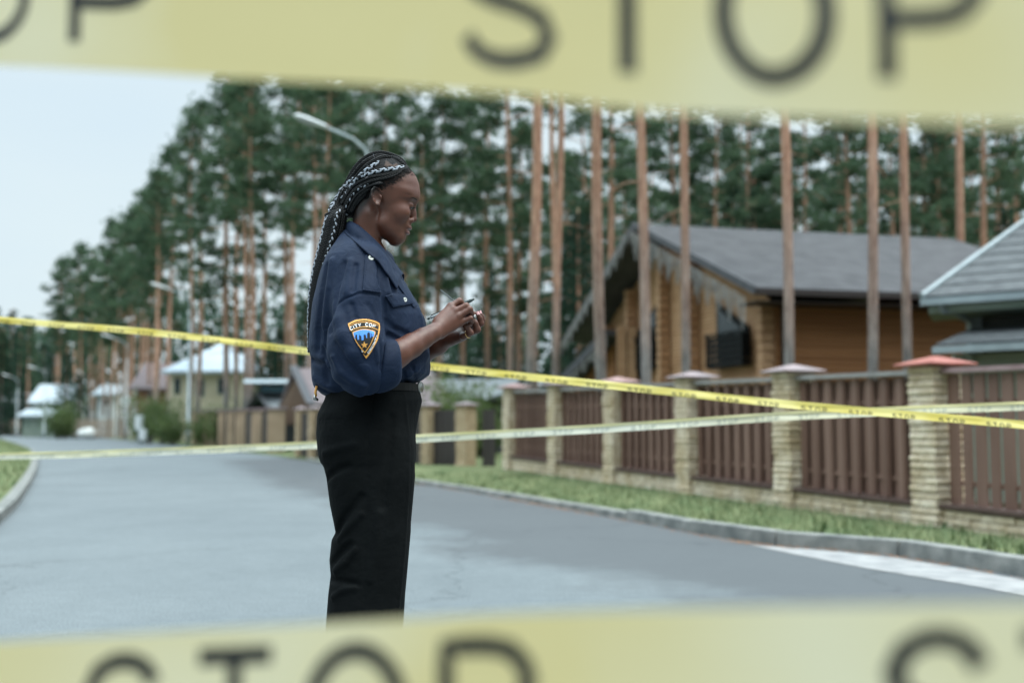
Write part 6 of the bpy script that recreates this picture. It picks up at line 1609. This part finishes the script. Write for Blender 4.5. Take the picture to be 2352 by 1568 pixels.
# ---- things she holds and wears ----
m_gold = mat('gold', (.75, .50, .22), rough=.22, metal=1.0)
b = MB(); c = P(1074, 768, -.013); ax = (P(1080.5, 764, -.020) - P(1064, 772, -.006)).normalized(); u_ = ax.orthogonal().normalized(); v_ = ax.cross(u_)
b.tube([c + (u_ * math.cos(2 * math.pi * k / 24) + v_ * math.sin(2 * math.pi * k / 24)) * .0108 for k in range(25)], .0013, 6, cap=False)
rg = b.build('finger_ring', m_gold, None, smooth=True); tag(rg, 'thin gold ring on the ring finger of the hand under the notepad', 'ring')
pen = empty('pen', P(1066, 697, -.022)); tag(pen, 'slim ballpoint pen with dark grip and clear grey barrel held in the fingers', 'pen')
pa, pb = P(981.6, 732.7, -.030), P(1092.5, 685.4, -.022); pd = pb - pa
m_grip = mat('pen_grip', (.018, .035, .035), rough=.5); m_clear = mat('pen_barrel', (.30, .34, .36), rough=.15); m_tipm = mat('pen_metal', (.6, .6, .58), rough=.2, metal=1.0)
b = MB(); b.tube([pa + pd * t for t in (.06, .1, .58)], [.0040, .0045, .0047], 12); barrel = b.build('barrel', m_clear, pen, smooth=True)
b = MB(); b.tube([pa + pd * t for t in (.58, .62, .9, .975)], [.0048, .0056, .0050, .0022], 12); b.build('grip', m_grip, pen, smooth=True)
b = MB(); b.tube([pa + pd * t for t in (.975, .985, 1.0)], [.0020, .0016, .0006], 10); b.build('tip', m_tipm, pen, smooth=True)
b = MB(); b.tube([pa, pa + pd * .055], [.0030, .0032], 10); b.build('push_button', m_grip, pen, smooth=True)
b = MB(); b.tube([pa + pd * .07 + Vector((0, -.002, .0062)), pa + pd * .30 + Vector((0, -.002, .0062))], [.0014, .0012], 6); b.build('clip', m_grip, pen, smooth=True)
pad = empty('notepad', P(1060, 704, .01)); tag(pad, 'thin open notepad seen edge on, held in both hands', 'notepad')
m_cover = mat('pad_cover', (.035, .05, .055), rough=.45); m_paper = mat('paper', (.78, .80, .80), rough=.8)
a0, a1 = P(1012, 666.5, -.030), P(1012, 664.5, .055); c0, c1 = P(1091, 729, -.030), P(1091, 727, .055)
nn = (c0 - a0).cross(a1 - a0).normalized()
if nn.z < 0: nn = -nn
b = MB(); b.slab([a0, a1, c1, c0], nn * -.0016); b.build('cover', m_cover, pad)
m_ = .5; p0, p1 = a0.lerp(c0, m_), a1.lerp(c1, m_)
b = MB(); b.slab([p0 + Vector((0, .003, 0)), p1, c1, c0 + Vector((0, .003, 0))], nn * .0022); b.build('pages', m_paper, pad)
b = MB()
for k in range(9):
    c = c0.lerp(c1, (k + .5) / 9) ; dd = (c0 - a0).normalized()
    b.tube([c - dd * .003 + (dd * math.cos(2 * math.pi * j / 12) + nn * math.sin(2 * math.pi * j / 12)) * .0055 for j in range(13)], .0009, 5, cap=False)
b.build('wire_binding', m_tipm, pad, smooth=True)
# =====================================================================
# barrier tapes
# =====================================================================
m_tape, t_, b_ = mat_new('tape_film'); b_.inputs['Roughness'].default_value = .45; b_.inputs['Base Color'].default_value = (.60, .55, .16, 1)
tc = t_.nodes.new('ShaderNodeTexCoord'); n = tnoise(3.5, 2); c_ = tramp(n.outputs[0], .35, (.74, .63, .31), .65, (.80, .74, .52)); t_.links.new(c_, b_.inputs['Base Color'])
tr = t_.nodes.new('ShaderNodeBsdfTranslucent'); t_.links.new(c_, tr.inputs[0]); ms = t_.nodes.new('ShaderNodeMixShader'); ms.inputs[0].default_value = .45
o_ = [q for q in t_.nodes if q.type == 'OUTPUT_MATERIAL'][0]; t_.links.new(b_.outputs[0], ms.inputs[1]); t_.links.new(tr.outputs[0], ms.inputs[2]); t_.links.new(ms.outputs[0], o_.inputs[0])
m_ink = mat('tape_ink', (.012, .013, .012), rough=.5); m_pale = mat('tape_pale_side', (.80, .77, .54), (.86, .85, .72), 1.5, rough=.4)
LET = {'S': [[(.95, .80), (.82, .94), (.62, 1), (.38, 1), (.15, .92), (.04, .76), (.12, .60), (.36, .52), (.66, .47), (.90, .38), (.98, .22), (.88, .07), (.62, 0), (.36, 0), (.14, .07), (.03, .20)]],
       'T': [[(0, 1), (1, 1)], [(.5, 1), (.5, 0)]],
       'O': [[(.5 + .5 * math.sin(a) * 1.0, .5 + .5 * math.cos(a)) for a in [2 * math.pi * k / 28 for k in range(29)]]],
       'P': [[(.06, 0), (.06, 1), (.55, 1), (.80, .96), (.95, .84), (1.0, .72), (.95, .58), (.80, .47), (.55, .43), (.06, .43)]]}
def tape(name, lab, group, line, down, width, word_len, lh, lw, stroke, phase, word_gap, mt, off=.0006, wav=.0, nv=6, ink=m_ink, curl=0.0, v0=.5, marks=None, fold=None):
    """line: list of 3d points of the top edge; down: unit vector across; letters ride on the near face"""
    Lc = [0]
    for a, b2 in zip(line[:-1], line[1:]): Lc.append(Lc[-1] + (b2 - a).length)
    tot = Lc[-1]
    def pos(s, v):
        s = max(0, min(tot - 1e-6, s)); i = 0
        while s > Lc[i + 1]: i += 1
        f = (s - Lc[i]) / (Lc[i + 1] - Lc[i]); p0, p1, p2, p3 = line[max(i - 1, 0)], line[i], line[i + 1], line[min(i + 2, len(line) - 1)]
        p = .5 * ((2 * p1) + (p2 - p0) * f + (2 * p0 - 5 * p1 + 4 * p2 - p3) * f * f + (3 * p1 - p0 - 3 * p2 + p3) * f ** 3)
        w_ = wav * noise.noise(Vector((s * 2.3, v * 1.3, len(line)))) + wav * .5 * noise.noise(Vector((s * 7, v * 2.2, 4)))
        return p + down * (v * width) + Vector((0, -1, 0)) * (w_ + curl * math.sin(math.pi * v))
    r = empty(name, pos(tot / 2, 0)); tag(r, lab, 'barrier tape', group)
    b = MB(); nu = max(60, int(tot / .02)); nu = min(nu, 500)
    b.add([pos(tot * i / nu, j / nv) for i in range(nu + 1) for j in range(nv + 1)], [(i * (nv + 1) + j, i * (nv + 1) + j + 1, (i + 1) * (nv + 1) + j + 1, (i + 1) * (nv + 1) + j) for i in range(nu) for j in range(nv)])
    b.build('film', mt, r, smooth=True)
    if fold:
        b = MB(); nu2 = nu; b.add([pos(tot * i / nu, v_) + Vector((0, -.0025, 0)) for i in range(nu + 1) for v_ in (-.02, .16, .30)], [(i * 3 + j, i * 3 + j + 1, i * 3 + j + 4, i * 3 + j + 3) for i in range(nu) for j in (0, 1)]); b.build('folded_edge', fold, r, smooth=True)
    toward = Vector((0, -1, 0)); todo = []; b = MB(); cnt = 0
    if marks:
        pxs = []
        for q in line:
            d_ = q - EYE; ru = d_.dot(Vector((0, _cp, _sp))); pxs.append(1176 + FPX * d_.x / ru)
        for ch, x0, x1 in marks: a_, e_ = np.interp([x0, x1], pxs, Lc); todo.append((ch, float(a_), float(e_ - a_)))
    else:
        s = phase - word_gap * 3 - word_len * 3
        while s < tot:
            for li, ch in enumerate('STOP'): todo.append((ch, s + li * (word_len - lw) / 3, lw))
            s += word_len + word_gap
    for ch, x0, lw in todo:
            if x0 < -lw or x0 > tot: continue
            for st in LET[ch]:
                d_ = []
                for a, b2 in zip(st[:-1], st[1:]):
                    k_ = max(1, int(math.hypot((b2[0] - a[0]) * lw, (b2[1] - a[1]) * lh) / (lh * .12)))
                    d_ += [(a[0] + (b2[0] - a[0]) * j / k_, a[1] + (b2[1] - a[1]) * j / k_) for j in range(k_)]
                d_.append(st[-1])
                rb = ribbon2d([(x0 + u_ * lw, (v0 * width) - (v_ - .5) * lh) for u_, v_ in d_], stroke)
                vs = [pos(q[0], max(0.01, min(.99, q[1] / width))) + toward * off for pr_ in rb for q in pr_]
                fs = []
                for j in range(len(rb) - 1):
                    m_ = [rb[j][0], rb[j][1], rb[j + 1][0], rb[j + 1][1]]
                    if all(0 < q[0] < tot and 0 < q[1] < width for q in m_): fs.append((2 * j, 2 * j + 1, 2 * j + 3, 2 * j + 2))
                b.add(vs, fs)
            cnt += 1
            if b.f and (marks or cnt % 4 == 0): b.build('letter' if marks else 'printed_word', ink, r); b = MB()
    if b.f: b.build('letter' if marks else 'printed_word', ink, r)
    return r
GRP = None
DN = Vector((0, 0, -1))
def depth_at(px): return float(np.interp(px, [-1500, -400, 0, 1176, 2352, 2900, 4000], [1.5, 1.08, .95, .72, .58, .54, .48]))
W = .122
low = [at(x, y, depth_at(x)) for x, y in [(-1500, 60), (-900, 92), (-420, 122), (-150, 140), (0, 150), (300, 166), (600, 183), (900, 200), (1200, 222), (1450, 254), (1800, 271), (2100, 280), (2352, 287), (2700, 295), (3300, 318), (4000, 340)]]
line = [p - DN * W for p in low]
tape('barrier_tape', 'near yellow tape with black letters crossing the top of the photo, out of focus', None, line, DN, W, 1, .078, .06, .0118, .0, .150, m_tape, wav=.004, nv=8, v0=1 - (.0228 + .039) / W,
     marks=[('S', -1160, -1000), ('T', -960, -800), ('S', 2960, 3210), ('T', 3330, 3580), ('T', -420, -270), ('O', -100, 74), ('P', 176, 350), ('S', 1066, 1262), ('T', 1345, 1545), ('O', 1658, 1884), ('P', 2008, 2240)])
def depth2(px): return float(np.interp(px, [-1500, -400, 0, 1176, 2352, 2900, 4000], [1.35, .95, .84, .71, .61, .58, .53]))
line = [at(x, y, depth2(x)) for x, y in [(-1500, 1590), (-900, 1540), (-420, 1500), (-150, 1484), (0, 1474), (300, 1456), (600, 1438), (900, 1421), (1200, 1407), (1600, 1396), (2000, 1389), (2352, 1386), (2700, 1384), (3300, 1384), (4000, 1390)]]
tape('barrier_tape', 'near yellow tape with black letters crossing the bottom of the photo, out of focus', None, line, DN, W, 1, .078, .06, .0118, .0, .150, m_tape, wav=.004, nv=8, v0=(.018 + .039) / W,
     marks=[('P', -560, -380), ('S', 208, 364), ('T', 458, 626), ('O', 716, 922), ('P', 1018, 1216), ('S', 2040, 2262), ('T', 2350, 2570)])
# the two tapes behind the person
def run(pts, n=18):
    return [at(*q) for q in pts]
l1 = run([(-1400, 610, 9.4), (-700, 662, 8.3), (-260, 702, 7.6), (0, 727, 7.3), (360, 757, 6.9), (715, 800, 6.6), (985, 832, 6.3), (1400, 876, 6.0), (1800, 918, 5.8), (2100, 944, 5.6), (2352, 966, 5.5), (2600, 990, 5.4), (3300, 1052, 5.2), (4000, 1110, 5.0)])
dn = Vector((0, -.25, -1)).normalized()
tape('barrier_tape', 'narrow yellow tape sloping down to the right behind the person', None, l1, dn, .041, .115, .021, .019, .0042, .02, .105, mat('tape_yellow', (.60, .49, .09), (.70, .62, .22), 4, rough=.35), off=.0012, wav=.006, v0=.80, ink=mat('worn_ink', (.10, .085, .025), rough=.6))
l2 = run([(-1400, 1062, 10.4), (-700, 1054, 9.1), (-260, 1044, 8.2), (0, 1040, 7.9), (360, 1029, 7.4), (730, 1013, 7.0), (960, 998, 6.6), (1400, 973, 6.1), (1750, 949, 5.9), (2000, 936, 5.9), (2352, 922, 5.9), (2600, 912, 5.9), (3300, 886, 5.9), (4000, 860, 5.9)])
tape('barrier_tape', 'narrow pale tape sloping up to the right behind the person', None, l2, DN, .045, .115, .020, .019, .0030, .02, .105, m_pale, off=.0012, wav=.006, ink=mat('faded_ink', (.42, .45, .38), rough=.6), v0=.66, fold=mat('tape_edge_yellow', (.68, .62, .28), (.76, .72, .44), 2, rough=.4))
